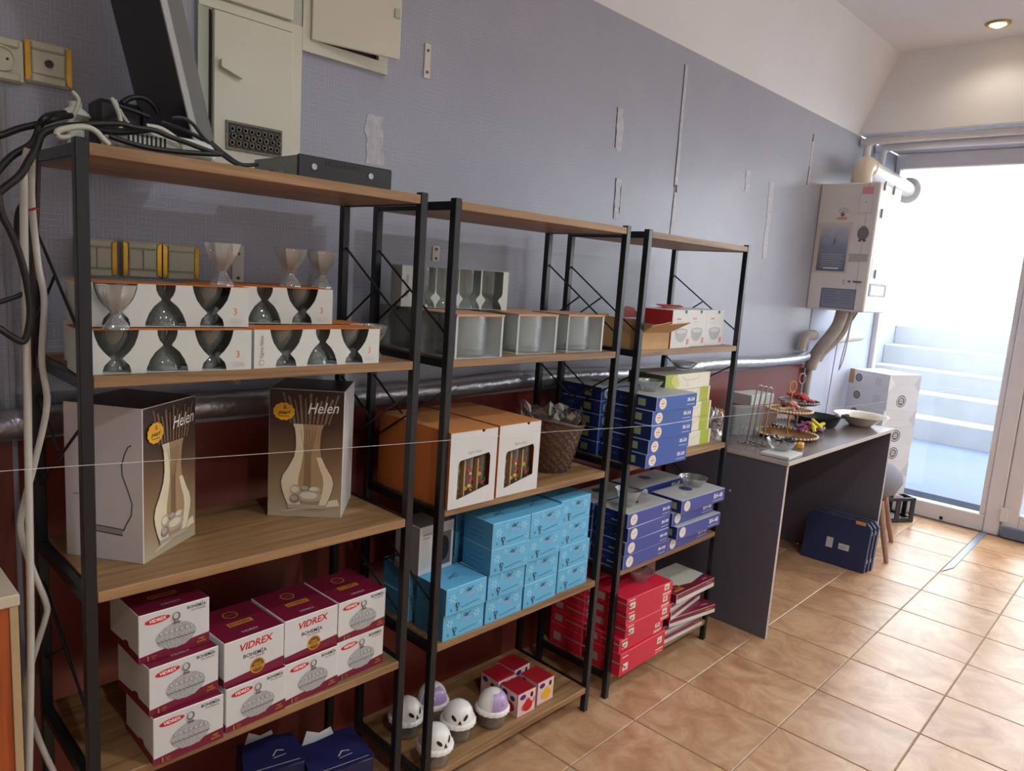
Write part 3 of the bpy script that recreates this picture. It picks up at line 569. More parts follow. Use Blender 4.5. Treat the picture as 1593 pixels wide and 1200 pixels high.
# ---- kraft cartons with a window of patterned tumblers (third board)
RFLW = mat('red_flower', (196,52,60), .5, noise=.2, ns=60); YFLW = mat('yellow_flower', (214,190,60), .5); GFLW = mat('green_leaf_ink', (70,110,70), .5); DKI = mat('box_dark_inside', (92,82,70), .8, noise=.1)
def window_carton(w, d, h, seed):
    rn = random.Random(seed); b = MB()
    b.box(0, .0015, 0, d, 0, h, 0).box(w-.0015, w, 0, d, 0, h, 0).box(.0015, w-.0015, d-.0015, d, 0, h, 0).box(.0015, w-.0015, 0, d, 0, .0015, 1).box(.0015, w-.0015, .085, .087, .002, h*.62, 1)
    lid = MB()
    for k in range(2): lid.box(.0, w, k*d/2+.0006, (k+1)*d/2-.0006, h, h+.0016)
    fr = MB(); u0, u1, v0, v1 = .028, w-.022, .052, .124
    fr.prism([(0,0),(w,0),(w,v0-.012),(u1,v0-.006),(u0,v0-.03),(0,v0-.03)], (0,0,0), (1,0,0), (0,0,1), .0015); fr.prism([(0,v0-.03),(u0,v0-.03),(u0,v1-.012),(0,v1-.012)], (0,0,0), (1,0,0), (0,0,1), .0015)
    fr.prism([(u1,v0-.006),(w,v0-.012),(w,v1),(u1,v1)], (0,0,0), (1,0,0), (0,0,1), .0015); fr.prism([(0,v1-.012),(u0,v1-.012),(u0+.003,v1-.004),(u0+.008,v1),(u1-.006,v1+.01),(u1,v1),(w,v1),(w,h),(w*.72,h),(w*.7,h-.006),(w*.66,h-.006),(w*.64,h),(0,h)], (0,0,0), (1,0,0), (0,0,1), .0015)
    pr = Print((0,-.0015,0),(1,0,0),(0,0,1)); pr.text('Sigma Glass', w*.52, h*.72, .0105, GRY); pr.text('3', w-.024, .018, .013, LG)
    parts = [('lid', lid.mesh('lid', KRF)), ('front_panel', fr.mesh('front_panel', WHT)), *pr.parts('front_print')]
    for k in range(3):
        cx = .04+k*.046; g = MB().lathe([(.014,.004),(.018,.006),(.0205,.14),(.0195,.14),(.017,.012),(.001,.011)], 18, (cx, .032, 0))
        parts.append(('tumbler', g.mesh('tumbler', GLS, 50)))
        fl = MB()
        for q in range(20):
            a = rn.uniform(-2.7, -.4); z = rn.uniform(.02, .10); rr = .0195; s = rn.uniform(.003, .0062); c0 = Vector((cx+rr*cos(a), .032+rr*sin(a), z)); u = Vector((-sin(a), cos(a), 0))
            fl.prism([(s*cos(t*pi/3), s*sin(t*pi/3)) for t in range(6)], c0, u, (0,0,1), .0004, rn.choice((0,0,1,2)))
        me = fl.mesh('flower_decal', [RFLW, YFLW, GFLW]); parts.append(('flower_decal', me))
    dv = MB()
    for k in range(2): dv.box(.06+k*.046, .0645+k*.046, .01, .084, .002, h*.6)
    parts.append(('divider', dv.mesh('divider', TAN)))
    return dict(body=b.mesh('carton', [KRD, DKI]), parts=parts)
PK = window_carton(.162, .30, .197, 1)
place(PK, 'tumbler_carton', 'left orange kraft carton with white front and window of flowered tumblers', 'carton', (.813,-.006,B3), 0, 'kraft cartons with tumbler windows')
place(PK, 'tumbler_carton', 'right orange kraft carton with white front and window, beside the basket', 'carton', (.989,.0,B3), 0, 'kraft cartons with tumbler windows')
# ---- brown basket wrapped in cellophane
bk = thing('wicker_basket', 'brown woven basket filled with cellophane on the middle rack', 'basket', (1.345,.135,B3))
wk = mat('dark_wicker', (74,52,38), .3, noise=.5, ns=90, bump=1.0, bs=140)
NB, NR = 72, 26; V = []; F = []
for j in range(NR+1):
    t = j/NR; r = .07+.036*t**.9
    for i in range(NB):
        a = 2*pi*i/NB; k = .0055*sin(18*a+pi*(j//2))*(1 if j % 2 else .3); V.append(((r+k)*cos(a), (r+k)*sin(a), .002+.158*t+.012*t*sin(a*2+.6)))
F = [(j*NB+i, j*NB+(i+1)%NB, (j+1)*NB+(i+1)%NB, (j+1)*NB+i) for j in range(NR) for i in range(NB)]+[tuple(range(NB))[::-1]]
MB().add(V, F).obj('woven_wall', wk, bk, smooth=60)
MB().tube([((.107)*cos(a), .107*sin(a), .160+.012*sin(a*2+.6)) for a in [2*pi*i/48 for i in range(48)]], .006, 8, closed=True).obj('rim', wk, bk, smooth=60)
ce_m = glass('cellophane', (236,238,238), 2.4, .08, .06, base=.12)
V = []; NB, NR = 40, 10; rn = random.Random(5)
for j in range(NR+1):
    t = j/NR; r = .012+.09*t
    for i in range(NB): a = 2*pi*i/NB; V.append(((r*(1+rn.uniform(-.12,.12)))*cos(a), (r*(1+rn.uniform(-.12,.12)))*sin(a), .11+.065*t*t+rn.uniform(-.012,.024)+ (.016*rn.random() if j == NR else 0)))
MB().add(V, [(j*NB+i, j*NB+(i+1)%NB, (j+1)*NB+(i+1)%NB, (j+1)*NB+i) for j in range(NR) for i in range(NB)]).obj('cellophane', ce_m, bk)
# ---- pale blue cartons (fourth board)
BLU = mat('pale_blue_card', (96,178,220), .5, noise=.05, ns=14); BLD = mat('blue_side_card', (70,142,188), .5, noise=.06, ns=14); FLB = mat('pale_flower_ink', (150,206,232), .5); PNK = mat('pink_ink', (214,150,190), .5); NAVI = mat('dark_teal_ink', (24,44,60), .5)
uw, ud, uh = .1455, .12, .0742
def bluebox():
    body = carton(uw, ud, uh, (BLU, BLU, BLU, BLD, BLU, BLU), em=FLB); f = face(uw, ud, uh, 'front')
    for cx, cy, s in ((.022,.045,.013),(.118,.05,.013),(.05,.06,.009),(.13,.018,.009)):
        for k in range(6): f.ell(cx+s*.62*cos(k*pi/3), cy+s*.62*sin(k*pi/3), s*.42, s*.2, FLB, 10, k*pi/3)
    f.line([(.07,.057),(.078,.0535),(.088,.055)], .0025, NAVI); f.line([(.074,.063),(.082,.057),(.094,.063)], .0022, NAVI); f.rect(.066,.0445,.034,.0022,PNK)
    f.poly([(.033,.03),(.045,.03),(.0445,.022),(.041,.018),(.040,.011),(.0445,.008),(.0335,.008),(.038,.011),(.037,.018),(.0335,.022)], NAVI); f.ell(.039,.0245,.003,.004,BLU,10)
    f.line([(.052+.0022*i, .0135+.0016*sin(i*2.1)+i*.0002) for i in range(30)], .0011, NAVI); f.text('6', .0165, .0155, .013, NAVI)
    l = face(uw, ud, uh, 'left')
    for k in range(3): l.line([(.03+.0022*i, .05-.014*k+.0016*sin(i*1.7+k)) for i in range(26)], .0011, NAVI)
    t = face(uw, ud, uh, 'top'); t.line([(.05,.05),(.065,.056),(.085,.052)], .003, NAVI); t.line([(.055,.06),(.07,.06),(.09,.07)], .0022, NAVI)
    return dict(body=body, parts=[*f.parts('front_print'), *l.parts('side_print'), *t.parts('top_print')])
PU = bluebox(); GU = 'pale blue glassware cartons'
CN = ['first (leftmost)', 'second', 'third', 'fourth (rightmost)']
cols = [[(.832,.004,0),(.829,-.006,1)], [(.985,.004,0),(.981,-.004,.6),(.979,-.010,-1.5),(.979,-.010,-1.5)], [(1.139,.004,1),(1.139,.004,1),(1.13,-.008,1.5),(1.129,-.012,2)], [(1.300,.014,0),(1.300,.014,0),(1.291,.014,1),(1.289,.013,1)]]
for ci, c in enumerate(cols):
    for k, (x, y, r) in enumerate(c):
        place(PU, 'blue_carton', 'pale blue glassware carton, %s in the %s front column' % ('top' if k == len(c)-1 else ORD[k], CN[ci]), 'carton', (x, y, B4+k*.0747), radians(r), GU)
for ci, (x, n) in enumerate(((.829,2),(.985,4),(1.139,4),(1.30,4))):
    for k in range(n): place(PU, 'blue_carton', 'pale blue glassware carton, %s in the back row behind the %s column' % ('top' if k == n-1 else ORD[k], CN[ci]), 'carton', (x+.002*k, .148+.003*(k % 2), B4+k*.0747), 0, GU)
ap = carton(.125, .10, .135, (WHT, WHT, WHT, mat('grey_card', (150,148,148), .6), mat('grey_card'), WHT)); f = face(.125, .10, .135, 'front'); f.rect(.06,.012,.055,.095,DG); f.ell(.088,.06,.02,.036,BLKI); f.rect(.012,.11,.03,.004,GRY); f.rect(.012,.10,.022,.003,GRY)
place(dict(body=ap, parts=[*f.parts('front_print')]), 'appliance_carton', 'small white and grey appliance carton lying on the left blue cartons', 'carton', (.822,.105,B4+.1497), radians(3))
# ---- jars with moulded lids (bottom board)
PLW = mat('white_plastic', (232,230,226), .35, noise=.02, coat=.3); LIL = mat('lilac_plastic', (176,150,198), .3, noise=.03, coat=.3); BKP = mat('black_paint', (20,18,18), .4)
dome = [(.0485,.0),(.0525,.002),(.0525,.010),(.0495,.014),(.0455,.016),(.0440,.026),(.0400,.039),(.0330,.050),(.0220,.0585),(.0105,.0625),(.0001,.0635)]
def sc(a, t): return 1+(.018*cos(18*a) if t < .35 else 0)
def radius(z):
    for (r0, z0), (r1, z1) in zip(dome[4:], dome[5:]):
        if z0 <= z <= z1: return r0+(r1-r0)*(z-z0)/(z1-z0)
    return .045
def on_dome(a, z, off=.0006): r = radius(z)+off; return Vector((r*cos(a), r*sin(a), z))
def patch(pts, m, mats_off=.0008): # closed spot following the dome
    c = (sum(p[0] for p in pts)/len(pts), sum(p[1] for p in pts)/len(pts)); V = [on_dome(c[0], c[1], mats_off)]+[on_dome(c[0]+(a-c[0])*.5, c[1]+(z-c[1])*.5, mats_off) for a, z in pts]+[on_dome(a, z, mats_off) for a, z in pts]; n = len(pts)
    return MB().add(V, [(0, 1+i, 1+(i+1)%n) for i in range(n)]+[(1+i, 1+n+i, 1+n+(i+1)%n, 1+(i+1)%n) for i in range(n)])
def jar(x, y, rot, kind, label):
    t = thing('lidded_jar', label, 'jar', (x, y, B5), radians(rot), 'glass jars with domed lids')
    MB().lathe([(.036,0),(.040,.003),(.0415,.01),(.0415,.045),(.039,.049),(.0375,.049),(.039,.044),(.039,.008),(.001,.006)], 36).obj('glass_body', glass('jar_glass', (252,253,252), 1.2, .05, .04, base=.02), t, smooth=50)
    ld = MB().lathe(dome, 72, fl=sc).obj('lid', PLW, t, smooth=45, loc=(0,0,.046)); F0 = -pi/2
    if kind == 'skull':
        for s in (-1, 1): patch([(F0+s*.42+.19*cos(q)*1.0+s*.05*sin(q), .0335+.0068*sin(q)+s*.003*cos(q)) for q in [2*pi*i/14 for i in range(14)]], 0).obj('eye_socket', BKP, ld)
        patch([(F0-.12,.018),(F0-.06,.0172),(F0,.0185),(F0+.06,.0172),(F0+.12,.018),(F0+.07,.0235),(F0,.030),(F0-.07,.0235)], 0, .0012).obj('nose', BKP, ld)
        MB().tube([on_dome(F0+q*.05, .0165+.0012*abs(q)/3-.0008, .003) for q in range(-5, 6)], .0012, 6).obj('mouth_ridge', PLW, ld, smooth=40)
    else:
        for a0, a1 in ((F0-.15, F0+1.9),):
            zs = [.0165+.0043*k for k in range(11)]; A = [a0+(a1-a0)*k/14 for k in range(15)]
            MB().add([on_dome(a, min(z,.0625), .0014) for z in zs for a in A], [(j*15+i, j*15+i+1, (j+1)*15+i+1, (j+1)*15+i) for j in range(10) for i in range(14)]).obj('lilac_panel', LIL, ld, smooth=50)
        MB().lathe([(.0001,.008),(.006,.006),(.009,0),(.009,-.004)], 20, on_dome(F0+.75, .034, -.003)).obj('moulded_knob', LIL, ld, smooth=50)
        MB().tube([on_dome(F0-.15, .0165+.0046*k, .0015) for k in range(11)], .0012, 6).obj('seam', PLW, ld, smooth=40)
jar(.878, .195, 6, 'skull', 'white skull-lidded jar at the back left of the bottom board'); jar(.862, .045, 0, 'skull', 'white skull-lidded jar nearest the front left post')
jar(.985, .088, -36, 'skull', 'white skull-lidded jar in the middle facing forward'); jar(.985, .208, -78, 'lilac', 'lilac-lidded jar standing at the back'); jar(1.105, .068, -40, 'lilac', 'lilac and white lidded jar beside the small red boxes')
# ---- small red gift boxes
CR = mat('crimson_card', (150,22,34), .45, noise=.06); PKC = mat('pink_white_card', (226,196,196), .5); PUR = mat('purple_ink', (70,40,110), .45)
def redbox(shape, sm):
    s = .078; body = carton(s, s, s, (PKC, CR, CR, PKC, CR, CR), em=CR); f = face(s, s, s, 'front'); f.ell(.022,.062,.013,.0085,PUR)
    f.ell(.044,.027,.021,.018,sm); f.ell(.044,.047,.010,.006,sm); f.line([(.062,.03),(.070,.036),(.073,.048)], .004, sm); f.line([(.026,.035),(.018,.03),(.020,.02),(.027,.018)], .003, sm); f.ell(.060,.060,.006,.009,BLKI) ; f.line([(.03,.05),(.058,.05)], .0012, PKC)
    l = face(s, s, s, 'left'); l.ell(.02,.062,.012,.009,PUR); l.ell(.045,.026,.02,.016,sm); l.ell(.055,.055,.01,.008,BLKI)
    return dict(body=body, parts=[*f.parts('front_print'), *l.parts('side_print')])
PR1, PR2 = redbox(0, RED), redbox(1, YEL)
place(PR1, 'gift_box', 'small red box with a red pot printed on its front, foremost of four', 'box', (1.178,.032,B5), radians(-2), 'small red gift boxes'); place(PR2, 'gift_box', 'small red box with a yellow print, rightmost of four', 'box', (1.272,.036,B5), 0, 'small red gift boxes')
place(PR1, 'gift_box', 'small red box at the back left of four, beside the lilac jar', 'box', (1.180,.122,B5), radians(-1), 'small red gift boxes'); place(PR2, 'gift_box', 'small red box at the back right of four', 'box', (1.268,.136,B5), radians(3), 'small red gift boxes')
# ---- torn dark blue cartons on the bottom board of the first rack
NVY = mat('navy_card', (34,36,84), .4, noise=.1); 
def navybox(w, d, h, flap):
    b = MB().cbox(0, w, 0, d, 0, h, .0015)
    t = face(w, d, h, 'front'); t.rect(.01, .01, .02, .03, WHT); t.line([(.06,.06),(.08,.075),(.1,.062)], .003, PW_); t.line([(.05,.05),(.11,.05)], .002, LG)
    fl = MB(); fl.prism([(-.004,-.004),(w*.5,-.008),(w+.005,.002),(w*.97,d*.55),(w*.6,d*.8),(.004,d*.7)], (0,0,h+.001), (1,0,.02), (0,.95,flap), .0018)
    fl2 = MB(); fl2.prism([(0,0),(w*.55,0),(w*.5,.03),(w*.3,.022),(w*.1,.036)], (w*.1,d*.86,h-.002), (1,0,0), (0,.3,.9), .0016)
    tp = Print((0,0,h+.0032), (1,0,.02), (0,.95,flap)); tp.line([(w*.5,.035),(w*.58,.05),(w*.7,.045)], .003, LG); tp.line([(w*.5,.028),(w*.72,.032)], .0018, LG); tp.line([(.01,.004),(w-.01,.006)], .0016, LG)
    return dict(body=b.mesh('carton', [NVY]), parts=[*t.parts('front_print'), ('crumpled_lid', fl.mesh('crumpled_lid', [NVY])), ('torn_flap', fl2.mesh('torn_flap', [WHT])), *tp.parts('lid_print')])
place(navybox(.14, .13, .12, .22), 'torn_carton', 'torn navy carton with a bent flap at the left under the sugar bowls', 'carton', (.375,.165,B5), radians(-16)); place(navybox(.16, .15, .10, .12), 'torn_carton', 'navy carton with crumpled lid nearest the right post, under the sugar bowls', 'carton', (.505,.085,B5), radians(-12))

# ================================================================== RACK 3
# ---- second board: opened kraft box and three white bowl cartons
ob = thing('open_kraft_box', 'opened brown kraft box with torn flaps on the right-hand rack', 'box', (1.617,.008,B2))
w, d, h = .165, .26, .098
MB().box(0, w, 0, d, 0, .002).obj('base', TAN, ob); MB().box(0, .003, 0, d, .002, h).obj('side_wall', TAN, ob); MB().box(w-.003, w, 0, d, .002, h*.8).obj('side_wall', TAN, ob); MB().box(.003, w-.003, d-.003, d, .002, h).obj('back_wall', TAN, ob)
MB().prism([(.003,.002),(w-.003,.002),(w-.003,.06),(w*.6,.056),(w*.5,.066),(.003,.06)], (0,.003,0), (1,0,0), (0,0,1), .003).obj('front_wall', TAN, ob)
MB().prism([(.0,0),(w,0),(w+.035,.075),(w*.55,.06),(w*.45,.08),(w*.3,.066),(.0,.05)], (0,0,.058), (1,0,0), (0,-.72,.5), .003).obj('flap', TAN, ob); MB().prism([(.01,0),(w-.04,0),(w-.06,.05),(w*.4,.06),(.03,.035)], (0,.1,h), (1,0,0), (0,.3,.6), .003).obj('torn_flap', mat('maroon_card', (120,34,36), .6, noise=.15), ob)
W1 = mat('maroon_card'); rb = carton(.13, .13, .075, (W1,)*6); place(dict(body=rb, parts=[]), 'maroon_box', 'maroon box sitting inside the opened kraft box', 'box', (1.632,.10,B2+.0025), 0)
cw, cdp, ch = .136, .13, .132
def bowlcarton():
    RS = mat('red_card', (176,40,46), .5); body = carton(cw, cdp, ch, (WHT, WHT, WHT, RS, WHT, WHT)); f = face(cw, cdp, ch, 'front'); f.rect(.03,.098,.03,.006,mat('faded_red_ink', (214,120,120), .5)); f.rect(.03,.088,.05,.003,LG); f.rect(.03,.081,.04,.0025,LG)
    f.poly([(.025,.058),(.112,.058),(.106,.04),(.092,.026),(.075,.021),(.06,.021),(.045,.026),(.031,.04)], MG); f.ell(.0685,.058,.0435,.0105,GRY); f.ell(.0685,.0575,.038,.008,LG)
    for k in range(9): f.line([(.033+k*.0088,.05),(.05+k*.0047,.024)], .001, LG)
    f.rect(.112,.012,.014,.02,mat('faded_red_ink')); f.ell(.09,.126,.007,.006,BLKI)
    return dict(body=body, parts=[*f.parts('front_print')])
PWB = bowlcarton()
for x, y, r, lb in ((1.79,.006,3,'white bowl carton right next to the opened kraft box'),(1.934,.03,3,'middle of three white bowl cartons'),(2.079,.042,1,'white bowl carton at the right end by the rack post')): place(PWB, 'bowl_carton', lb, 'carton', (x, y, B2), radians(r), 'white cartons printed with a bowl')
fl = MB().prism([(0,0),(.16,.02),(.2,.06),(.05,.07)], (0,0,0), (1,0,0), (0,1,.12), .0016).obj('loose_card', mat('red_card'), loc=(1.83,.07,B2+.1345), label='loose red card lying on top of the white bowl cartons', cat='card')
# ---- blue dish cartons
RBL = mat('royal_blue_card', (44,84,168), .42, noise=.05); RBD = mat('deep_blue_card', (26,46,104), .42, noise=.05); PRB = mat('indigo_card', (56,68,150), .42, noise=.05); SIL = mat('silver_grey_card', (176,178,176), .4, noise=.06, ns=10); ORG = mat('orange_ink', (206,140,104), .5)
def dishbox(w, d, h, code, base, circle=True, size=.012):
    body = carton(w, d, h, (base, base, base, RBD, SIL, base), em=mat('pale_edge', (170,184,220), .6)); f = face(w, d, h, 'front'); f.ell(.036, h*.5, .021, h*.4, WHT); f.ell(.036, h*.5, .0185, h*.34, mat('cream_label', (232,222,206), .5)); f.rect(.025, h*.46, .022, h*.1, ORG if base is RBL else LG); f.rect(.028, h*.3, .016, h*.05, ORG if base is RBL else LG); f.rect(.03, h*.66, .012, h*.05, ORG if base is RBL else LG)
    f.text(code, w-.012-size*2.1, h*.56, size*1.35, PW_, bold=.0005); f.rect(w-.014-size*4.1, h*.2, size*4.2, .0014, PW_)
    l = face(w, d, h, 'left'); l.text(code, d*.3, h*.55, .011, mat('faint_blue_ink', (110,130,180), .5)); l.rect(d*.62, h*.25, .03, h*.5, mat('sticker_green', (150,170,130), .6)) if circle else l.rect(d*.5, h*.3, .04, h*.08, LG)
    t = face(w, d, h, 'top'); t.ell(w*.5, d*.62, .026, .026, PUR if circle else BLKI); t.poly([(w*.2,.03),(w*.4,.05),(w*.3,.08)], LG)
    return dict(body=body, parts=[*f.parts('front_print'), *l.parts('side_print'), *t.parts('top_print')])
PE = dishbox(.242, .19, .0472, 'EK-3.8', RBL); P1 = dishbox(.268, .135, .0495, 'BH-100', PRB, False, .0105); P4 = dishbox(.305, .135, .0495, 'BH-48', PRB, True, .0185)
dx = (.0,.002,.006,.010,.016); dy = (-.055,-.058,-.062,-.058,-.064)
for k in range(5):
    place(PE, 'dish_carton', 'royal blue dish carton coded EK-3.8, %s of the overhanging front stack' % ('top' if k == 4 else ORD[k]), 'carton', (1.617+dx[k], dy[k], B3+k*.0476), radians(-1), 'royal blue dish cartons')
    place(PE, 'dish_carton', 'royal blue dish carton, %s of the stack at the back against the wall' % ('top' if k == 4 else ORD[k]), 'carton', (1.617, .146, B3+k*.0476), 0, 'royal blue dish cartons')
for k in range(4):
    n = 'top' if k == 3 else ORD[k]
    place(P1, 'dish_carton', 'indigo dish carton coded BH-100, %s of its stack by the left post' % n, 'carton', (1.617+(.0,.0,.004,.0)[k], (-.006,-.008,-.012,-.008)[k], B4+k*.0499), radians((0,0,1.5,0)[k]), 'indigo dish cartons')
    place(P4, 'dish_carton', 'indigo dish carton coded BH-48, %s of its stack on the right' % n, 'carton', (1.897+(.0,.014,.002,.02)[k]-.004, (-.004,-.03,-.012,-.034)[k], B4+k*.0499), radians((1,-1,1,-1)[k]), 'indigo dish cartons')
    if k < 4: place(P1, 'dish_carton', 'grey-topped indigo carton, %s of the stack behind the BH-100 boxes' % n, 'carton', (1.617, .139, B4+k*.0499), 0, 'indigo dish cartons'); place(P4, 'dish_carton', 'grey-topped indigo carton, %s of the stack behind the BH-48 boxes' % n, 'carton', (1.905, .145, B4+k*.0499), 0, 'indigo dish cartons')
# ---- cream and green cartons
CRC = mat('cream_card', (226,222,204), .5, noise=.03); LIM = mat('lime_ink', (168,182,52), .5); OLV = mat('olive_card', (76,84,44), .5)
def limebox(first):
    w, d, h = .31, .16, .0558; body = carton(w, d, h, (CRC, CRC, CRC, OLV, mat('grey_cream_card', (190,190,176), .5), CRC)); f = face(w, d, h, 'front')
    if first: f.rect(0,0,.075,h,LIM); f.ell(.062,h*.62,.022,.02,mat('pale_lime_ink', (206,204,120), .5)); f.ell(.075,h*.38,.018,.016,mat('pale_lime_ink')); f.line([(.15,.008),(.15,.028)], .0012, DG); f.line([(.13,.012),(.17,.012)], .0012, LG)
    else: f.rect(w-.075,0,.062,h,LIM)
    f.line([(w*.55+.06*cos(q), h*1.0+.018*sin(q)-.006) for q in [pi+pi*i/12 for i in range(13)]], .0014, GRY) 
    return dict(body=body, parts=[*f.parts('front_print')])
PL0, PL1 = limebox(True), limebox(False)
for k in range(5): place(PL0 if k == 4 else PL1, 'lime_carton', 'cream carton with lime green printing, %s of the stack behind the blue boxes' % ('top' if k == 4 else ORD[k]), 'carton', (1.884-(.012 if k == 4 else 0)-.006*k, .045+.006*(k % 2), B3+k*.0562), radians(-1.5+k*.4), 'cream and lime cartons')
# ---- red and burgundy boxes on the bottom board
CAR = mat('carmine_card', (204,34,62), .42, noise=.05)
def carmine(w, d, h):
    body = carton(w, d, h, (CAR,)*6, em=mat('pale_red_edge', (228,90,110), .5)); f = face(w, d, h, 'front')
    for u, v in ((.018, h*.2), (w-.052, h*.5)): f.rect(u, v, .03, min(.026, h*.45), CRC); f.rect(u+.006, v+.005, .016, .010, GRY)
    f.rect(w-.06, h*.22, .05, .0045, CRC); f.rect(w-.06, h*.1, .045, .003, PKC); f.rect(.01, h*.8, .035, .004, CRC); f.line([(.0,h*.5),(0.001,h*.5)], .001, CAR)
    l = face(w, d, h, 'left'); l.rect(.02, h*.25, .035, min(.03, h*.5), mat('dull_label', (170,150,150), .6)); l.rect(.07, h*.55, .1, .005, mat('dull_label'))
    return dict(body=body, parts=[*f.parts('front_print'), *l.parts('side_print')])
PC0, PC1 = carmine(.285, .15, .083), carmine(.27, .15, .0495); z = B5
for k in range(5):
    pr, hh_ = (PC0, .0835) if k == 0 else (PC1, .05)
    n = 'top' if k == 4 else ORD[k]
    place(pr, 'red_carton', 'bright red carton, %s of the stack overhanging the lowest board' % n, 'carton', (1.6175+(0,.0,.018,.014,.004)[k], (-.032,-.022,-.03,-.03,-.034)[k], z), radians((1,0,-1,-1,-2)[k]), 'bright red cartons')
    place(pr, 'red_carton', 'bright red carton, %s of the shaded stack at the back wall' % n, 'carton', (1.6175, .14, z), 0, 'bright red cartons'); z += hh_
def burg(h, top):
    w, d = .27, .18; body = carton(w, d, h, (BUR, BUR, BUR, BUR, top, BUR)); f = face(w, d, h, 'front'); f.rect(0, 0, w, h*.45, WHT); f.text('VIDREX', w-.04, h*.22, h*.32, mat('faint_grey_ink', (180,176,176), .5)); f.text('VIDREX', .045, h*.22, h*.32, mat('faint_grey_ink')); f.rect(w-.06, h*.62, .04, .003, GLD)
    t = face(w, d, h, 'top'); t.poly([(0,0),(w,0),(w,.05),(w*.55,.03),(0,.06)], BUR); t.text('VIDREX', w-.045, .02, .012, LG); t.ell(.06,.045,.02,.014,GLD); t.ell(.06,.045,.015,.010,BUR); t.rect(.015,.015,.06,.012,GLD); t.line([(.1,.1),(.14,.13),(.2,.11)], .002, GRY)
    return dict(body=body, parts=[*f.parts('front_print'), *t.parts('top_print')])
PBU = burg(.0328, BUR); PBT = burg(.0365, mat('grey_cream_card'))
off = [(1.94,.0,-2),(1.942,.004,-2),(1.955,-.01,-9),(1.947,-.018,7),(1.945,-.014,5),(1.958,-.028,-1)]
for k, (x, y, r) in enumerate(off): place(PBT if k == 5 else PBU, 'burgundy_carton', 'burgundy and white flat carton, %s of the untidy stack by the desk' % ('top' if k == 5 else ORD[k]), 'carton', (x, y, B5+k*.0333), radians(r), 'burgundy and white flat cartons')
# ---- cut glass dishes standing on the cartons
def dish(x, y, z, r, h, label, n=10, feet=.55):
    fl = lambda a, t: 1+.05*cos(n*a)*t
    MB().lathe([(r*feet,0),(r*feet*1.02,.003),(r*.72,h*.4),(r*.9,h*.75),(r,h),(r*.95,h),(r*.84,h*.74),(r*.64,h*.42),(r*.4,.006),(.001,.005)], 48, fl=fl).obj('glass_dish', CUT, smooth=28, loc=(x, y, z), label=label, cat='dish', group='cut glass dishes on cartons')
dish(1.725, .03, B3+5*.0476, .045, .038, 'small clear glass dish on the overhanging royal blue cartons'); dish(2.085, .12, B3+5*.0562, .05, .03, 'ribbed clear glass dish on the cream and lime cartons', 16)
dish(2.13, .055, B4+4*.0499, .056, .034, 'wide clear glass dish on the BH-48 cartons', 8); dish(1.695, .055, B4+4*.0499, .047, .06, 'tall cut glass dish on the BH-100 cartons', 9); dish(1.80, .04, B5+.0835+4*.05, .05, .035, 'clear glass dish on top of the bright red cartons', 12)
# ================================================================== DESK AND WINDOW END
ANT = mat('anthracite_board', (88,88,100), .45, noise=.06, ns=30); BAND = mat('pale_edge_band', (186,176,170), .5); TOPM = mat('brown_grey_worktop', (112,100,96), .22, noise=.08, ns=14)
dk = thing('desk', 'dark anthracite desk with pale edging between the racks and the window', 'desk', (2.473, -.165, 0))
MB().cbox(-.004, 1.30, -.006, .56, .746, .764, .001, faces=[0,0,0,0,1,1], em=0).obj('desk_top', [BAND, TOPM], dk)
for x, n in ((0, 1), (1.272, 2)):
    MB().cbox(x, x+.018, 0, .555, .002, .746, .0008, faces=[1,0,1,0,0,0], em=1).obj('side_panel', [ANT, BAND], dk)
MB().box(.019, 1.271, .535, .552, .3, .745).obj('back_panel', ANT, dk)
MB().lathe([(.005,0),(.005,.002),(.001,.003)], 12, (0,0,0), ax='x').obj('screw_cap', LG, dk, loc=(-.002,.23,.585))
DZ = .7645
# ---- slim cutlery cases leaning on the far side panel
NVC = mat('navy_case', (38,48,84), .45, noise=.06); SLV = mat('silver_trim', (190,192,198), .3, metal=.7)
oct_ = [(.0,0),(.33,0),(.33,.235),(.305,.262),(.025,.262),(0,.235)]
for k, lb in enumerate(('slim navy case with stickers leaning under the desk, foremost', 'slim navy case under the desk, middle of three', 'slim navy case under the desk, against the side panel')):
    c = thing('cutlery_case', lb, 'case', (3.592+.037*k, .155-.006*k, .002), (0, radians(8), radians(2)), 'slim navy cases under the desk')
    MB().prism(oct_, (.0,0,0), (0,-1,0), (0,0,1), .010).xf(Matrix.Translation((.0,0,0))).obj('shell_half', NVC, c); MB().prism(oct_, (.023,0,0), (0,-1,0), (0,0,1), .010).obj('shell_half', NVC, c)
    MB().prism([(a*1.004-.0007, b*1.004) for a, b in oct_], (.0128,0,0), (0,-1,0), (0,0,1), .0026).obj('metal_band', SLV, c)
    for v in (.05, .2): MB().box(.004, .02, -.333, -.330, v, v+.02).obj('latch', SLV, c)
    if k == 0:
        p = Print((-.0102,0,0),(0,-1,0),(0,0,1)); p.rect(.12,.085,.035,.055,LG); p.rect(.185,.09,.055,.032,LG); p.rect(.19,.098,.03,.002,DG); p.rect(.19,.106,.04,.002,DG); link('sticker', p.mesh('sticker'), c)
        MB().box(-.011, .0, -.30, -.25, .245, .262).obj('orange_tag', mat('orange_tag', (206,140,70), .6), c)
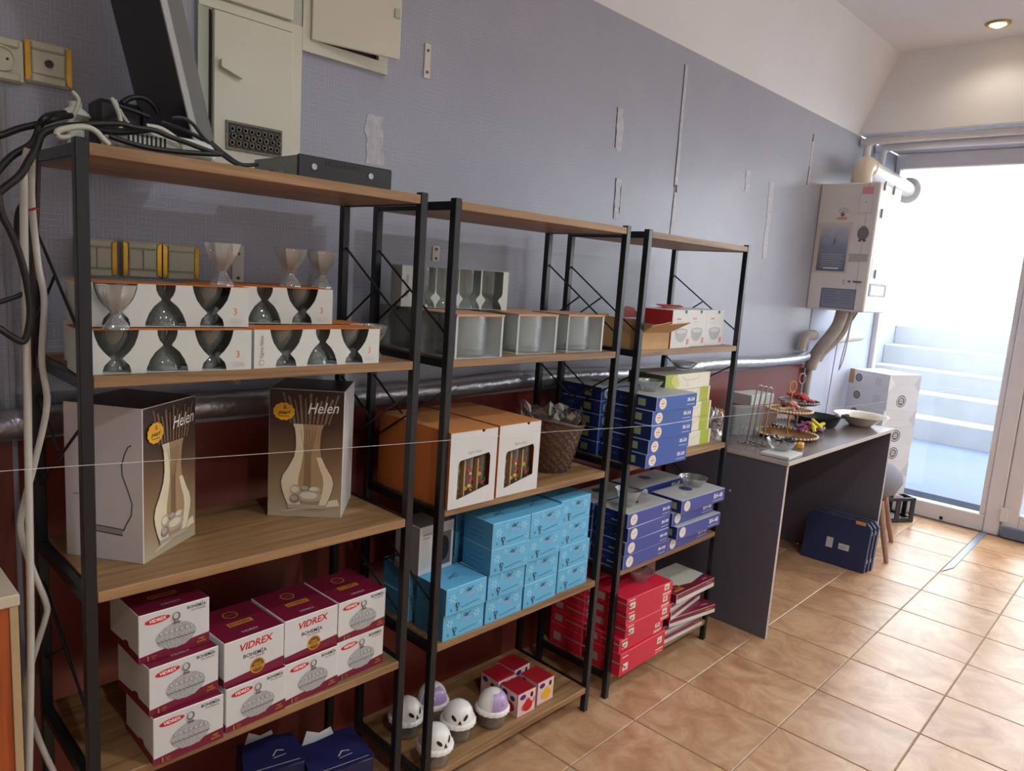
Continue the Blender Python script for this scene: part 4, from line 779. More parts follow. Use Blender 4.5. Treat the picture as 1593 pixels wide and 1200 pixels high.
# ---- grey padded stool behind the desk
stl = thing('padded_stool', 'round grey padded stool with wooden legs behind the desk', 'stool', (4.03, .045, 0)); lw = wood('stool_leg_wood', (176,140,120), (140,108,92), .5, 2)
MB().lathe([(.06,.295),(.14,.31),(.195,.35),(.222,.41),(.215,.46),(.17,.495),(.08,.507),(.0001,.509)], 40).obj('seat_pad', mat('grey_velvet', (128,128,138), .9, noise=.08, ns=30), stl, smooth=60)
for a, b in ((-.15,-.245),(.245,-.15),(.15,.245),(-.245,.15)): MB().tube([(a*.62,b*.62,.32),(a,b,.002)], [.02,.0125], 12).obj('leg', lw, stl, smooth=40)
# ---- black crate carrying white cartons
cr = thing('plastic_crate', 'black plastic crate under the stack of white cartons', 'crate', (4.735,.15,0), radians(-30)); BP = mat('black_crate_plastic', (34,38,46), .45, noise=.08); cw_, cd_, chh = .38, .28, .165
MB().box(-cw_/2, cw_/2, -cd_/2, cd_/2, .002, .014).obj('base', BP, cr)
for z0, z1 in ((.014,.03),(.145,.165)):
    MB().box(-cw_/2,cw_/2,-cd_/2,-cd_/2+.012,z0,z1).box(-cw_/2,cw_/2,cd_/2-.012,cd_/2,z0,z1).box(-cw_/2,-cw_/2+.012,-cd_/2+.012,cd_/2-.012,z0,z1).box(cw_/2-.012,cw_/2,-cd_/2+.012,cd_/2-.012,z0,z1).obj('rail_frame', BP, cr)
for i in range(4):
    x = -cw_/2+.0175+i*(cw_-.035)/3
    for y in (-cd_/2+.004, cd_/2-.004): MB().box(x-.0165, x+.0165, y-.004, y+.004, .03, .145).obj('upright', BP, cr)
for y in (-.06, .06):
    for x in (-cw_/2+.004, cw_/2-.004): MB().box(x-.004, x+.004, y-.016, y+.016, .03, .145).obj('upright', BP, cr)
GWC = mat('white_parcel_card', (214,214,218), .55, noise=.03, ns=8)
def parcel(flaps):
    w, d, h = .30, .30, .1135; body = carton(w, d, h, (GWC,)*6); f = face(w, d, h, 'front'); L = mat('parcel_crease', (196,198,206), .6)
    if flaps: f.poly([(0,0),(.06,.05),(.0,h)], mat('parcel_fold', (230,230,234), .5)); f.poly([(w,0),(w-.06,.05),(w,h)], L); f.line([(0.002,.002),(.06,.05),(w-.06,.05),(w-.002,.002)], .0016, L)
    else: f.ell(w*.45,h*.5,.046,.04,DG); f.ell(w*.45,h*.5,.038,.033,GWC); f.ell(w*.45,h*.5,.032,.028,DG); f.rect(w*.45-.018,h*.5-.012,.036,.006,GWC); f.rect(w*.45-.018,h*.5,.036,.006,GWC); f.rect(w*.45-.014,h*.5+.011,.028,.005,GWC)
    l = face(w, d, h, 'left'); l.ell(.075,h*.55,.026,.026,DG); l.ell(.075,h*.55,.018,.018,GRY); l.rect(.065,h*.55-.003,.02,.006,DG)
    for k in range(4): l.rect(.2+.012*k, .03, .006, .05+.008*(k % 2), LG)
    return dict(body=body, parts=[*f.parts('front_print'), *l.parts('side_print')])
PPF, PPN = parcel(True), parcel(False); rn = random.Random(3)
for k in range(7):
    r = radians(-21+rn.uniform(-1.5,1.5)); pr = PPF if k in (6, 4, 1) else PPN; c = Vector((4.775+rn.uniform(-.006,.006), .215, 0)); o = c - Vector((.15*cos(r)-.15*sin(r), .15*sin(r)+.15*cos(r), 0))
    q = place(pr, 'white_parcel', 'white parcel carton with dark stamps, %s of the tall stack by the window' % ('top' if k == 6 else ORD[k]), 'carton', (o.x, o.y, .1655+k*.1141), r, 'white parcel cartons')
    if k == 6: MB().box(-.0006, 0, .262, .3006, .02, .114).box(-.0006, .02, .262, .3006, .1135, .114).obj('parcel_tape', TAN, q)
# ---- desk clutter
CHR = mat('chrome_wire', (170,168,166), .2, metal=.9); GOLD = mat('gold_metal', (196,146,84), .3, metal=.75, noise=.1); SILV = mat('silver_tray_metal', (150,150,152), .3, metal=.7, noise=.1)
def beaded(t, r, z, m, nm='tray'):
    o = MB().lathe([(.001,z),(r*.86,z),(r,z+.010),(r*.985,z+.012),(r*.84,z+.004),(.001,z+.004)], 48).obj(nm, m, t, smooth=45); b = MB()
    for i in range(44): a = 2*pi*i/44; b.lathe([(.0001,-.0065),(.0055,-.0033),(.0066,0),(.0055,.0033),(.0001,.0065)], 7, (r*cos(a), r*sin(a), z+.013), cap=False)
    b.obj('bead_rim', mat('pale_bead', (226,204,170), .35) if m is GOLD else SILV, o, smooth=60, kind='stuff')
def tiered(x, y, m, label, r, zs, zt):
    t = thing('tiered_stand', label, 'stand', (x, y, DZ))
    for q, z in zip(r, zs): beaded(t, q, z, m)
    MB().tube([(0,0,.012),(0,0,zt-.05)], .0042, 10).obj('pole', m, t, smooth=40)
    MB().tube([(.017*sin(a)*.8, -.017*sin(a)*.6, zt-.024+.026*cos(a)) for a in [2*pi*i/20 for i in range(20)]], .0035, 8, closed=True).obj('ring_handle', m, t, smooth=40)
    return t
tiered(2.965, .06, GOLD, 'gold two-tier serving stand with beaded rims on the desk', (.135, .10), (.004, .118), .262)
tiered(3.235, .13, SILV, 'silver two-tier serving stand behind the gold one', (.13, .095), (.004, .125), .275)
rn = random.Random(9)
def bundle(x, y, z, n, cols, label, name='fabric_bundle', s=.03, cat='fabric'):
    t = thing(name, label, cat, (x, y, z))
    for k in range(n):
        a = rn.uniform(0, 6.28); r = rn.uniform(0, s*1.4); L = rn.uniform(s*.8, s*1.7); c = Vector((r*cos(a), r*sin(a), .009+.012*(k//4))); b = rn.uniform(0, 3.14); d = Vector((cos(b), sin(b), rn.uniform(-.05,.15)))
        MB().tube(spline([c-d*L, c-d*L*.3+Vector((0,0,.008)), c+d*L*.4, c+d*L+Vector((0,0,.004))], 4), [.004]+[.009*rn.uniform(.7,1.2)]*11+[.003], 8).obj('folded_piece', cols[k % len(cols)], t, smooth=60)
PINK = mat('pink_fabric', (206,120,120), .8, noise=.3, ns=90); ROS = mat('red_fabric', (214,70,84), .8, noise=.1); CRF = mat('cream_fabric', (214,190,160), .8, noise=.2, ns=90); VIO = mat('violet_fabric', (150,84,140), .8, noise=.2); YLP = mat('yellow_plastic', (232,222,50), .4); BRF = mat('brown_lace', (140,104,90), .8, noise=.4, ns=120)
bundle(2.965, .06, DZ+.124, 12, [CRF, BRF, PINK, CRF], 'cream and brown trinkets heaped on the upper gold tray'); bundle(3.235, .12, DZ+.131, 12, [ROS, BRF, PINK, ROS], 'red and pink trinkets heaped on the upper silver tray'); bundle(3.16, .04, DZ+.010, 10, [VIO, PINK, BRF, VIO], 'violet and pink trinkets on the lower silver tray')
yt = thing('yellow_clips', 'bright yellow plastic clips on the lower tray of the silver stand', 'clip', (3.12, .0, DZ+.035))
for k, (a, b, z) in enumerate(((.5,.0,.0),(-.3,.03,.006),(.9,-.02,.024))): MB().cbox(-.045, .045, -.008, .008, 0, .012, .003).xf(Matrix.Translation((b, -.01*k, z)) @ Matrix.Rotation(a, 4, 'Z') @ Matrix.Rotation(-.25, 4, 'Y')).obj('clip', YLP, yt)
# wire rack of chrome loops
wr = thing('wire_rack', 'tall chrome wire rack with looped rods at the near end of the desk', 'rack', (2.665, .07, DZ), radians(-18))
for k in range(3):
    y = -.03+.028*k; P = [(-.03,y,.004),(-.022,y,.02),(.0,y,.235)]+[(.0165-.0165*cos(q), y, .238+.02*sin(q)) for q in [pi*i/6 for i in range(1, 6)]]+[(.033,y,.235),(.012,y,.02),(.008,y,.004)]
    MB().tube(spline(P, 4), .0026, 7).obj('loop_rod', CHR, wr, smooth=50)
for x in (-.03, .008): MB().tube([(x,-.06,.003),(x,.045,.003)], .0026, 7).obj('cross_rod', CHR, wr, smooth=40)
for k in range(3): MB().tube([(-.03,-.03+.028*k,.004),(-.075,-.034+.028*k,.003),(-.085,-.034+.028*k,.012),(-.072,-.034+.028*k,.085)], .0024, 7).obj('short_rod', CHR, wr, smooth=40)
# paper, bowl of dark pieces, orange block
MB().cbox(0, .15, 0, .12, 0, .012, .001).obj('white_pad', WHT, loc=(2.497,-.158,DZ), rot=radians(3), label='white pad at the near corner of the desk under the glass bowl', cat='pad')
dish_z = DZ+.0125
MB().lathe([(.03,0),(.05,.02),(.062,.045),(.059,.045),(.047,.022),(.026,.004),(.001,.004)], 40).obj('glass_bowl', GLS, smooth=40, loc=(2.60,-.075,dish_z), label='clear glass bowl of dark cutlery near the desk corner', cat='bowl')
dc = thing('dark_cutlery', 'dark metal cutlery pieces heaped in the glass bowl on the desk', 'cutlery', (2.60,-.075,dish_z+.03)); DKM = mat('dark_metal', (70,72,76), .35, metal=.6)
for k in range(7):
    a = k*.9; MB().tube([(-.03*cos(a),-.03*sin(a),-.008+.002*k),(.05*cos(a),.05*sin(a),.02+.002*k)], [.002,.005], 8).obj('cutlery_piece', DKM, dc, smooth=40)
MB().cbox(0,.052,0,.025,0,.022,.003).obj('orange_block', mat('orange_wax', (222,160,60), .5, noise=.06), loc=(2.765,-.10,DZ), rot=radians(15), label='small orange block on the desk before the gold tray', cat='block')
# pan and large soup plate
pn = thing('frying_pan', 'black frying pan with handle beside the white plate on the desk', 'pan', (3.43,.11,DZ), radians(-38)); PBK = mat('black_nonstick', (36,38,44), .35)
MB().lathe([(.085,0),(.098,.008),(.115,.048),(.118,.05),(.113,.048),(.095,.011),(.001,.006)], 40).obj('pan_body', PBK, pn, smooth=45); MB().bar((.112,0,.042),(.175,0,.056),.024,.015).obj('pan_handle', PBK, pn); MB().lathe([(.016,0),(.016,.01),(.01,.016),(.001,.017)], 16, (.118,0,.045)).obj('rivet_boss', SLV, pn, smooth=40)
pl = thing('soup_plate', 'large cream soup plate with a wide rim on the far end of the desk', 'plate', (3.665,-.03,DZ))
MB().lathe([(.05,0),(.056,.004),(.085,.03),(.10,.046),(.135,.056),(.136,.059),(.10,.051),(.082,.036),(.05,.013),(.001,.012)], 56).obj('plate_body', mat('cream_ceramic', (226,220,206), .25, noise=.02), pl, smooth=50)
MB().lathe([(.001,.0175),(.06,.0175),(.078,.034),(.076,.0345),(.058,.0185),(.001,.0183)], 48).obj('plate_well', mat('cream_ceramic_well', (210,202,184), .3, noise=.03), pl, smooth=50)
# plastic bags and white boxes at the back of the desk
def bag(x, y, z, r, h, label, seed):
    rn = random.Random(seed); V = []; N, R = 28, 9
    for j in range(R+1):
        t = j/R; k = (1-.35*t*t)*(1 if t < .85 else .8)
        for i in range(N): a = 2*pi*i/N; V.append((r[0]*k*cos(a)*(1+rn.uniform(-.16,.16)), r[1]*k*sin(a)*(1+rn.uniform(-.16,.16)), h*t+(rn.uniform(-.01,.015) if j else 0)))
    MB().add(V, [(j*N+i, j*N+(i+1)%N, (j+1)*N+(i+1)%N, (j+1)*N+i) for j in range(R) for i in range(N)]+[tuple(range(N))[::-1]]).obj('plastic_bag', ce_m, loc=(x,y,z), label=label, cat='bag')
PBG = glass('milky_plastic', (232,237,246), 1.0, .26, .12); _M['cellophane_b'] = PBG
pb = MB().cbox(-.075,.075,-.02,.02,0,.138,.006).obj('plastic_sleeve', PBG, loc=(2.80,.19,DZ), rot=radians(-30), label='milky plastic sleeve standing behind the wire rack', cat='sleeve')
bag(2.62,.275,DZ,(.08,.06),.13,'crumpled clear plastic bag on the desk behind the rack post',4)
bx = carton(.19,.12,.05,(WHT,WHT,WHT,LG,WHT,WHT)); place(dict(body=bx, parts=[]), 'white_box', 'flat white box on a pile at the back of the desk', 'box', (2.96,.25,DZ+.1155), radians(-8)); bx2 = carton(.22,.14,.115,(BRF,)*6); place(dict(body=bx2, parts=[]), 'brown_box', 'brown patterned box under the flat white box on the desk', 'box', (2.95,.235,DZ), radians(-8))
MB().tube(spline([(2.84,.33,DZ+.012),(2.86,.36,DZ+.05),(2.9,.37,DZ+.075),(2.93,.355,DZ+.03)],6),.01,8).obj('orange_trinket', mat('orange_trinket', (206,130,60), .6, noise=.3, ns=80), smooth=50, label='curled orange trinket at the back of the desk by the wall', cat='trinket')

# ================================================================== WATER HEATER
BW = mat('boiler_enamel', (224,222,220), .35, noise=.02, ns=4)
bo = thing('water_heater', 'white wall-hung gas water heater covered in stickers beside the window', 'water heater', (3.864,.10,1.352)); w, d, h = .352, .319, .70
MB().cbox(0, w, 0, d, 0, h, .006).obj('casing', BW, bo); MB().box(-.001, w+.001, .055, .058, .006, h-.006).obj('casing_seam', LG, bo)
l = face(w, d, h, 'left'); l.k = 2
PG_ = gradmat('poster_gradient', [(0, (96,104,132)), (.55, (140,150,174)), (1, (206,212,222))], 2, h*.3, h*.69, .4)
def U(u): return u*d
def Vv(v): return (1-v)*h
l.rect(U(.03), Vv(.705), U(.60), h*.4, mat('poster_border', (216,206,190), .5)); l.rect(U(.09), Vv(.69), U(.50), h*.365, PG_)
l.line([(U(.2)+.02*cos(q), Vv(.46)+.035*sin(q)) for q in [0.6+i*.35 for i in range(14)]], .002, DG); l.line([(U(.3), Vv(.5)),(U(.38), Vv(.46)),(U(.36), Vv(.4))], .002, DG); l.ell(U(.36), Vv(.455), .006, .018, mat('blue_grey_ink', (110,118,140), .5))
for k in range(4): l.rect(U(.14), Vv(.36+.016*k), U(.12), .002, GRY); l.rect(U(.36), Vv(.35+.018*k), U(.17), .002, GRY)
for k in range(7): l.rect(U(.15+.01*(k % 3)), Vv(.56+.017*k), U(.38-.03*(k % 2)), .0032, LG)
l.rect(U(.22), Vv(.672), U(.26), .006, PW_)
l.rect(U(.24), Vv(.985), U(.60), h*.16, mat('slate_label', (104,112,136), .45)); l.rect(U(.26), Vv(.978), U(.56), h*.145, mat('slate_label_light', (134,142,164), .45))
for k in range(5): l.rect(U(.3), Vv(.855+.022*k), U(.2+.05*(k % 2)), .003, mat('slate_label')); l.rect(U(.6), Vv(.855+.022*k), U(.17), .003, mat('slate_label'))
for a, b in ((-.008,0),(0,.006),(.009,.001)): l.ell(U(.44)+a*1.5, Vv(.215)+b, .012, .010, DG); l.ell(U(.44)+a*1.5, Vv(.215)+b, .0098, .008, BW)
l.ell(U(.44), Vv(.245), .010, .011, mat('dusty_rose_ink', (150,96,96), .5)); l.rect(U(.36), Vv(.272), U(.16), .004, mat('faded_red_ink')); l.rect(U(.34), Vv(.282), U(.18), .003, mat('faded_red_ink'))
l.rect(U(.69), Vv(.235), U(.22), h*.15, mat('faint_border', (206,196,196), .5)); l.rect(U(.70), Vv(.23), U(.20), h*.14, BW); l.rect(U(.72), Vv(.09), U(.18), h*.055, mat('rose_ink', (222,150,156), .5)); l.ell(U(.8), Vv(.15), .004, .004, mat('rose_ink'))
l.ell(U(.82), Vv(.39), .030, .036, DG); l.ell(U(.82), Vv(.355), .018, .014, DG)
for k in range(6): l.line([(U(.82)-.026, Vv(.425)+.0105*k), (U(.82)+.026, Vv(.42)+.0105*k)], .0022, LG)
for s in (-1, 1): l.ell(U(.82)+s*.012, Vv(.445), .008, .007, DG)
l.rect(U(.64), Vv(.605), U(.31), h*.055, mat('grey_tape', (178,178,174), .5)); l.line([(U(.63),Vv(.765)),(U(.60),Vv(.75)),(U(.60),Vv(.78)),(U(.63),Vv(.79))], .003, DG); l.ell(U(.70),Vv(.765),.008,.006,DG); l.rect(U(.76),Vv(.772),U(.15),.010,DG)
link('sticker_print', l.mesh('sticker_print'), bo)
for u, v, hh2 in ((.05,.66,.05),(.2,.655,.05),(.055,.515,.05),(.085,.19,.048)): MB().cbox(u, u+.012, -.008, 0, v, v+hh2, .003).obj('magnet', mat('grey_magnet', (150,150,150), .6), bo)
MB().cbox(.04,.30,-.0016,0,.09,.16,.004).obj('control_bezel', LG, bo); MB().cbox(.06,.28,-.0024,0,.10,.15,.004).obj('control_display', mat('display_white', (236,238,240), .3), bo)
MB().box(.03,.33,-.001,0,.17,.34).obj('front_panel', mat('pale_blue_panel', (206,214,222), .4), bo)
fx = thing('flue_pipe', 'cream elbowed flue pipe from the water heater out through the window', 'flue', (4.04,.27,2.053)); FLU = mat('cream_flue', (226,212,190), .4, noise=.03); FLW_ = mat('white_flue', (232,232,228), .3, noise=.02)
MB().lathe([(.066,0),(.066,.02),(.056,.022),(.056,.05)], 28).obj('base_collar', FLU, fx, smooth=40); MB().tube(spline([(0,0,.045),(0,0,.075),(.015,0,.105),(.05,.004,.122),(.09,.006,.122)],6), .054, 24).obj('elbow', FLU, fx, smooth=50)
MB().tube([(.08,.006,.122),(.975,.045,.105)], .05, 24).obj('flue_tube', FLW_, fx, smooth=40); MB().tube([(.09,.006,.122),(.115,.007,.1215)], .058, 24).obj('joint_ring', FLU, fx, smooth=40); MB().lathe([(.05,0),(.085,.0),(.082,-.022),(.055,-.03)], 32, (.985,.045,.105), ax='x').obj('wall_rosette', FLW_, fx, smooth=40)
# pipes below the heater
INS = mat('grey_insulation', (164,158,152), .85, noise=.15, ns=25, bump=.7, bs=40)
pipe('lumpy insulated pipe dropping from the water heater to the wall pipe', [(3.97,.25,1.348),(3.96,.26,1.27),(3.945,.29,1.2),(3.93,.33,1.13),(3.93,.36,1.07),(3.935,.375,1.0)], .034, INS, 5, 'insulated_pipe')
pipe('second lumpy insulated pipe beside the first under the water heater', [(4.05,.24,1.348),(4.045,.26,1.25),(4.03,.3,1.17),(4.0,.345,1.1),(3.99,.365,1.05)], .03, INS, 5, 'insulated_pipe')
pipe('grey elbow pipe on the wall left of the insulated pipes', [(3.775,.384,1.112),(3.775,.38,1.15),(3.785,.37,1.19),(3.82,.36,1.20),(3.88,.36,1.20)], .03, INS, 5)
pipe('grey pipe running down the wall to the floor behind the desk', [(3.965,.392,1.0),(3.965,.394,.9),(3.965,.394,.01)], .02, pg, 1)
pipe('white insulated pipe crossing the wall under the water heater to the window', [(4.09,.33,1.185),(4.3,.33,1.188),(4.56,.34,1.192)], .036, mat('white_insulation', (228,228,226), .7, noise=.06, bump=.4, bs=50), 3, 'insulated_pipe')
YG = mat('yellow_green_wire', (170,168,90), .5); WHW = mat('white_wire', (222,222,222), .5); GYW = mat('grey_wire', (150,150,156), .5)
def cable(P, r, m, label, k=8, name='cable', cat='cable'): return MB().tube(spline(P, k), r, 8).obj(name, m, label=label, cat=cat, smooth=60)
cable([(4.13,.22,1.35),(4.1,.24,1.29),(4.04,.27,1.24),(4.0,.29,1.19)], .005, YG, 'yellow-green earth wire under the water heater')
cable([(4.02,.2,1.35),(4.015,.22,1.2),(4.05,.25,1.05),(4.1,.27,1.0),(4.13,.26,1.1),(4.11,.24,1.35)], .003, GYW, 'thin grey wire looping below the water heater'); cable([(4.17,.24,1.35),(4.19,.3,1.25),(4.23,.34,1.235)], .006, WHW, 'white flexible hose from the water heater to the white pipe'); cable([(4.2,.3,1.35),(4.28,.36,1.2),(4.33,.39,1.0),(4.33,.4,.6),(4.33,.4,.1)], .003, GYW, 'thin wire hanging down the wall right of the pipes')
MB().cbox(4.31,4.335,.40,.42,2.1,2.18,.003).obj('wall_bracket', mat('bracket_white', (214,210,204), .4), label='small white bracket on the wall above the water heater', cat='bracket')
# ================================================================== WALL FITTINGS AND TOP SHELF
IV = mat('ivory_plastic', (206,206,184), .4, noise=.06, ns=30); GILT = mat('gilt_plastic', (206,160,52), .22, metal=.7, noise=.15, ns=40); IVD = mat('ivory_shadow_line', (70,64,48), .7)
def plate(x, z, name, label, cat, inner, gold=True, s=.08):
    t = thing(name, label, cat, (x, WY, z))
    MB().cbox(-s/2, s/2, -.011, 0, -s/2, s/2, .004).obj('back_plate', IV, t)
    for q in (-1, 1):
        if gold: MB().prism([(q*s/2,-s/2+.002),(q*s/2,s/2-.002),(q*(s/2-.009),s/2-.008),(q*(s/2-.009),-s/2+.008)][::q], (0,-.0155,0), (1,0,0), (0,0,1), -.006).obj('gilt_edge', GILT, t)
    for q in (-1, 1): MB().cbox(-s/2+.01, s/2-.01, -.017, -.009, q*(s/2-.009)-.008, q*(s/2-.009)+.008, .003).obj('frame_rail', IV, t)
    if inner == 'rocker':
        for q in (-1, 1): MB().cbox(min(q*.0006, q*.0285), max(q*.0006, q*.0285), -.0175, -.01, -.022, .022, .002).obj('rocker', IV, t)
    elif inner == 'single': MB().cbox(-.0285, .0285, -.0175, -.01, -.022, .022, .002).obj('rocker', IV, t)
    elif inner == 'aerial':
        MB().cbox(-.0285, .0285, -.0155, -.01, -.022, .022, .002).obj('insert', IV, t); MB().lathe([(.0075,0),(.0075,-.004),(.0045,-.004),(.0045,-.001),(.001,-.001)], 20, (0,-.0155,0), ax='y').obj('aerial_jack', mat('dark_jack', (56,58,56), .4), t, smooth=40)
    else:
        MB().lathe([(.0235,0),(.0235,-.005),(.0205,-.005),(.0195,-.001),(.001,-.001)], 28, (0,-.0145,0), ax='y').obj('socket_well', IV, t, smooth=40)
        for q in (-1, 1): MB().lathe([(.0025,0),(.0025,-.0008)], 10, (q*.0095,-.0163,0), ax='y').obj('pin_hole', IVD, t)
    return t
plate(.0665, 1.779, 'aerial_socket', 'ivory and gilt aerial socket high on the wall left of the screen', 'socket', 'aerial'); plate(-.012, 1.772, 'power_socket', 'ivory power socket at the left edge beside the aerial socket', 'socket', 'socket', False)
plate(.145, 1.407, 'light_switch', 'gilt-edged double switch half hidden behind the left rack post', 'switch', 'rocker'); plate(.238, 1.408, 'light_switch', 'gilt-edged double switch, middle of the three above the goblet cartons', 'switch', 'rocker'); plate(.3215, 1.407, 'light_switch', 'gilt-edged single switch, rightmost of the three above the goblet cartons', 'switch', 'single')
# ---- cream electrical cabinets
CC = mat('cream_enamel', (220,219,202), .4, noise=.05, ns=5); CG = mat('greenish_cream_enamel', (186,196,182), .45, noise=.06, ns=6); SH = mat('seam_dark', (50,44,38), .8)
ec = thing('electrical_cabinet', 'tall cream steel electrical cabinet recessed in the wall with vent and handle', 'cabinet', (.36, WY, 1.60))
MB().box(0, .254, -.012, 0, 0, .72).obj('frame', CG, ec); MB().cbox(.030, .224, -.026, -.013, .02, .374, .002).obj('door', CC, ec); MB().cbox(.030, .224, -.026, -.013, .402, .70, .002).obj('upper_door', CC, ec)
MB().box(.024, .0295, -.0135, -.012, .02, .374).obj('door_gap', SH, ec); MB().box(.2243, .2256, -.0175, -.016, .02, .374).obj('door_gap', SH, ec); MB().box(.030, .224, -.0175, -.016, .3742, .3755).obj('door_gap', SH, ec); MB().box(.0, .254, -.016, -.012, .378, .398).obj('cross_rail', CC, ec); MB().box(.2255, .254, -.016, -.012, 0, .378).obj('side_rail', CC, ec)
MB().prism([(.042,.0),(.092,-.016),(.094,-.008),(.09,.004),(.046,.019),(.042,.015)], (0,-.026,.252), (1,0,0), (0,0,1), .014).obj('handle', CC, ec); MB().box(.10,.15,-.0268,-.026,.47,.50).obj('lock_plate', SH, ec)
vt = MB().box(.06, .196, -.028, -.026, .078, .137).obj('vent', mat('vent_dark', (44,46,44), .5), ec)
rs = MB().lathe([(.0066,0),(.0062,-.003),(.0038,-.003),(.0033,0)], 10, ax='y').mesh('vent_rosette', mat('tarnished_brass', (116,112,98), .3, metal=.6, noise=.5, ns=260), 40)
for k in range(8):
    for j in range(3): link('vent_rosette', rs, vt, (.072+.016*k+.004*(j % 2), -.0282, .0915+.0155*j))
MB().box(.058,.198,-.030,-.026,.135,.140).box(.058,.198,-.030,-.026,.075,.080).box(.058,.0625,-.030,-.026,.080,.135).box(.1935,.198,-.030,-.026,.080,.135).obj('vent_frame', mat('tarnished_brass'), ec)
hc = thing('meter_cabinet', 'smaller cream wall cabinet with its door ajar, right of the tall one', 'cabinet', (.616, WY, 1.945))
MB().box(0,.256,-.014,0,0,.03).box(0,.03,-.014,0,.03,.4).box(.226,.256,-.014,0,.03,.4).box(.03,.226,-.014,0,.37,.4).obj('frame', CC, hc); MB().box(.03,.226,-.002,-.0005,.03,.37).obj('dark_inside', SH, hc)
dr = MB().cbox(0,.236,-.008,0,0,.37,.002).obj('door', CC, hc, loc=(.022,-.0155,.028), rot=radians(-13)); MB().cbox(.215,.232,-.012,-.008,.10,.125,.002).obj('catch', CG, dr)
# ---- brackets and plaster scraps
def bracket(x, z, hgt, label, w=.022):
    t = thing('wall_bracket', label, 'bracket', (x, WY, z)); MB().cbox(-w/2, w/2, -.004, 0, 0, hgt, .001).obj('strap', mat('bracket_white'), t)
    for v in (.18, .8): MB().lathe([(.004,0),(.004,-.003),(.001,-.004)], 10, (0,-.004,hgt*v), ax='y').obj('screw_head', mat('rusty_screw', (110,96,80), .6), t)
bracket(1.016, 1.97, .095, 'narrow white bracket screwed to the wall right of the cabinets'); bracket(1.084, 1.455, .045, 'small white bracket scrap on the wall above the boxed mugs', .028); bracket(.462, 1.36, .095, 'broken white bracket on the wall behind the lone goblet', .03)
# foam scrap hanging under the second board
rn = random.Random(8); V = []; N = 18
for j in range(7):
    for i in range(N): a = 2*pi*i/N; r = .045*(1-.13*j)*(1+rn.uniform(-.3,.3)); V.append((r*cos(a), .022*sin(a)*(1+rn.uniform(-.3,.3)), -.012*j+rn.uniform(-.005,.005)))
MB().add(V, [(j*N+i, j*N+(i+1)%N, (j+1)*N+(i+1)%N, (j+1)*N+i) for j in range(6) for i in range(N)]+[tuple(range(N)), tuple(6*N+i for i in range(N))[::-1]]).obj('foam_lump', mat('pale_foam', (196,190,172), .9, noise=.15, bump=.6, bs=80), loc=(.445,.395,1.192), label='ragged lump of pale filler foam on the wall under the goblets', cat='foam')
# ---- flat screen leaning at the back of the top board
tv = thing('flat_screen', 'black flat screen seen edge-on, leaning on the top board against the wall', 'screen', (.252,.14,BT+.004), (0, radians(-14), radians(-2)))
SB = mat('black_screen', (16,18,24), .25, noise=.02); SLF = mat('silver_bezel', (168,172,172), .4, metal=.3); GB_ = mat('grey_housing', (112,114,112), .55)
MB().cbox(0,.014,0,.255,0,.50,.002).obj('bezel', SLF, tv); MB().box(-.0012,0,.001,.254,.001,.499).obj('display', SB, tv); MB().prism([(.014,.01),(.042,.03),(.042,.30),(.026,.36),(.014,.48)], (0,.25,0), (1,0,0), (0,0,1), .245).obj('rear_housing', GB_, tv)
# ---- recorder
BKM = mat('matt_black_plastic', (34,36,40), .5, noise=.05)
dv = thing('video_recorder', 'slim black video recorder at the right end of the top board', 'recorder', (.44,.095,BT))
MB().cbox(0,.235,.006,.20,.004,.054,.0015,faces=[0,0,0,1,0,0],em=0).obj('casing', [BKM, mat('steel_side', (172,186,182), .4)], dv); MB().cbox(-.002,.237,0,.008,.003,.056,.003).obj('fascia', BKM, dv)
for x in (.035,.178): MB().lathe([(.0065,0),(.0065,-.0016),(.005,-.0016),(.0045,-.0006),(.001,-.0006)], 18, (x,0,.034), ax='y').obj('knob_ring', SLV, dv, smooth=40)
for k in range(14): MB().box(.062+.0066*k,.0645+.0066*k,-.0005,0,.040,.050).obj('vent_slot', SH, dv)
for x in (.015,.2): MB().cbox(x,x+.02,.02,.04,0,.004,.001).obj('foot', BKM, dv)
for k in range(5): MB().cbox(-.008,0,.06+.022*k,.072+.022*k,.014,.026,.001).obj('plug', mat('blue_plug', (40,56,130), .5) if k > 1 else SLV, dv)
# ---- router, power bricks
ro = thing('router', 'white slotted router lying on the top board under the cables', 'router', (.085,.06,BT)); MB().cbox(0,.17,0,.11,0,.042,.012).obj('casing', mat('router_white', (214,222,216), .4), ro)
for k in range(9): MB().box(.012+.0075*k,.0155+.0075*k,-.0006,0,.012,.034).obj('vent_slot', SH, ro)
MB().cbox(.012,.095,0,.06,0,.112,.008).obj('power_brick', BKM, loc=(.09,.235,BT+.0005), label='black power adapter on the top board behind the left post', cat='adapter')
b2 = thing('power_brick', 'small black adapter at the foot of the flat screen', 'adapter', (.195,.12,BT+.0005)); MB().cbox(0,.045,0,.04,0,.05,.005).obj('casing', BKM, b2); MB().box(.01,.035,-.012,0,.015,.03).obj('plug_pins', BKM, b2)
MB().lathe([(.014,0),(.014,.05),(.008,.058),(.008,.066),(.026,.075),(.022,.082),(.011,.09),(.011,.1)], 20).obj('white_plug', mat('router_white'), smooth=40, loc=(.075,.27,BT+.0005), label='white plug with splayed top standing behind the left rack post', cat='plug')
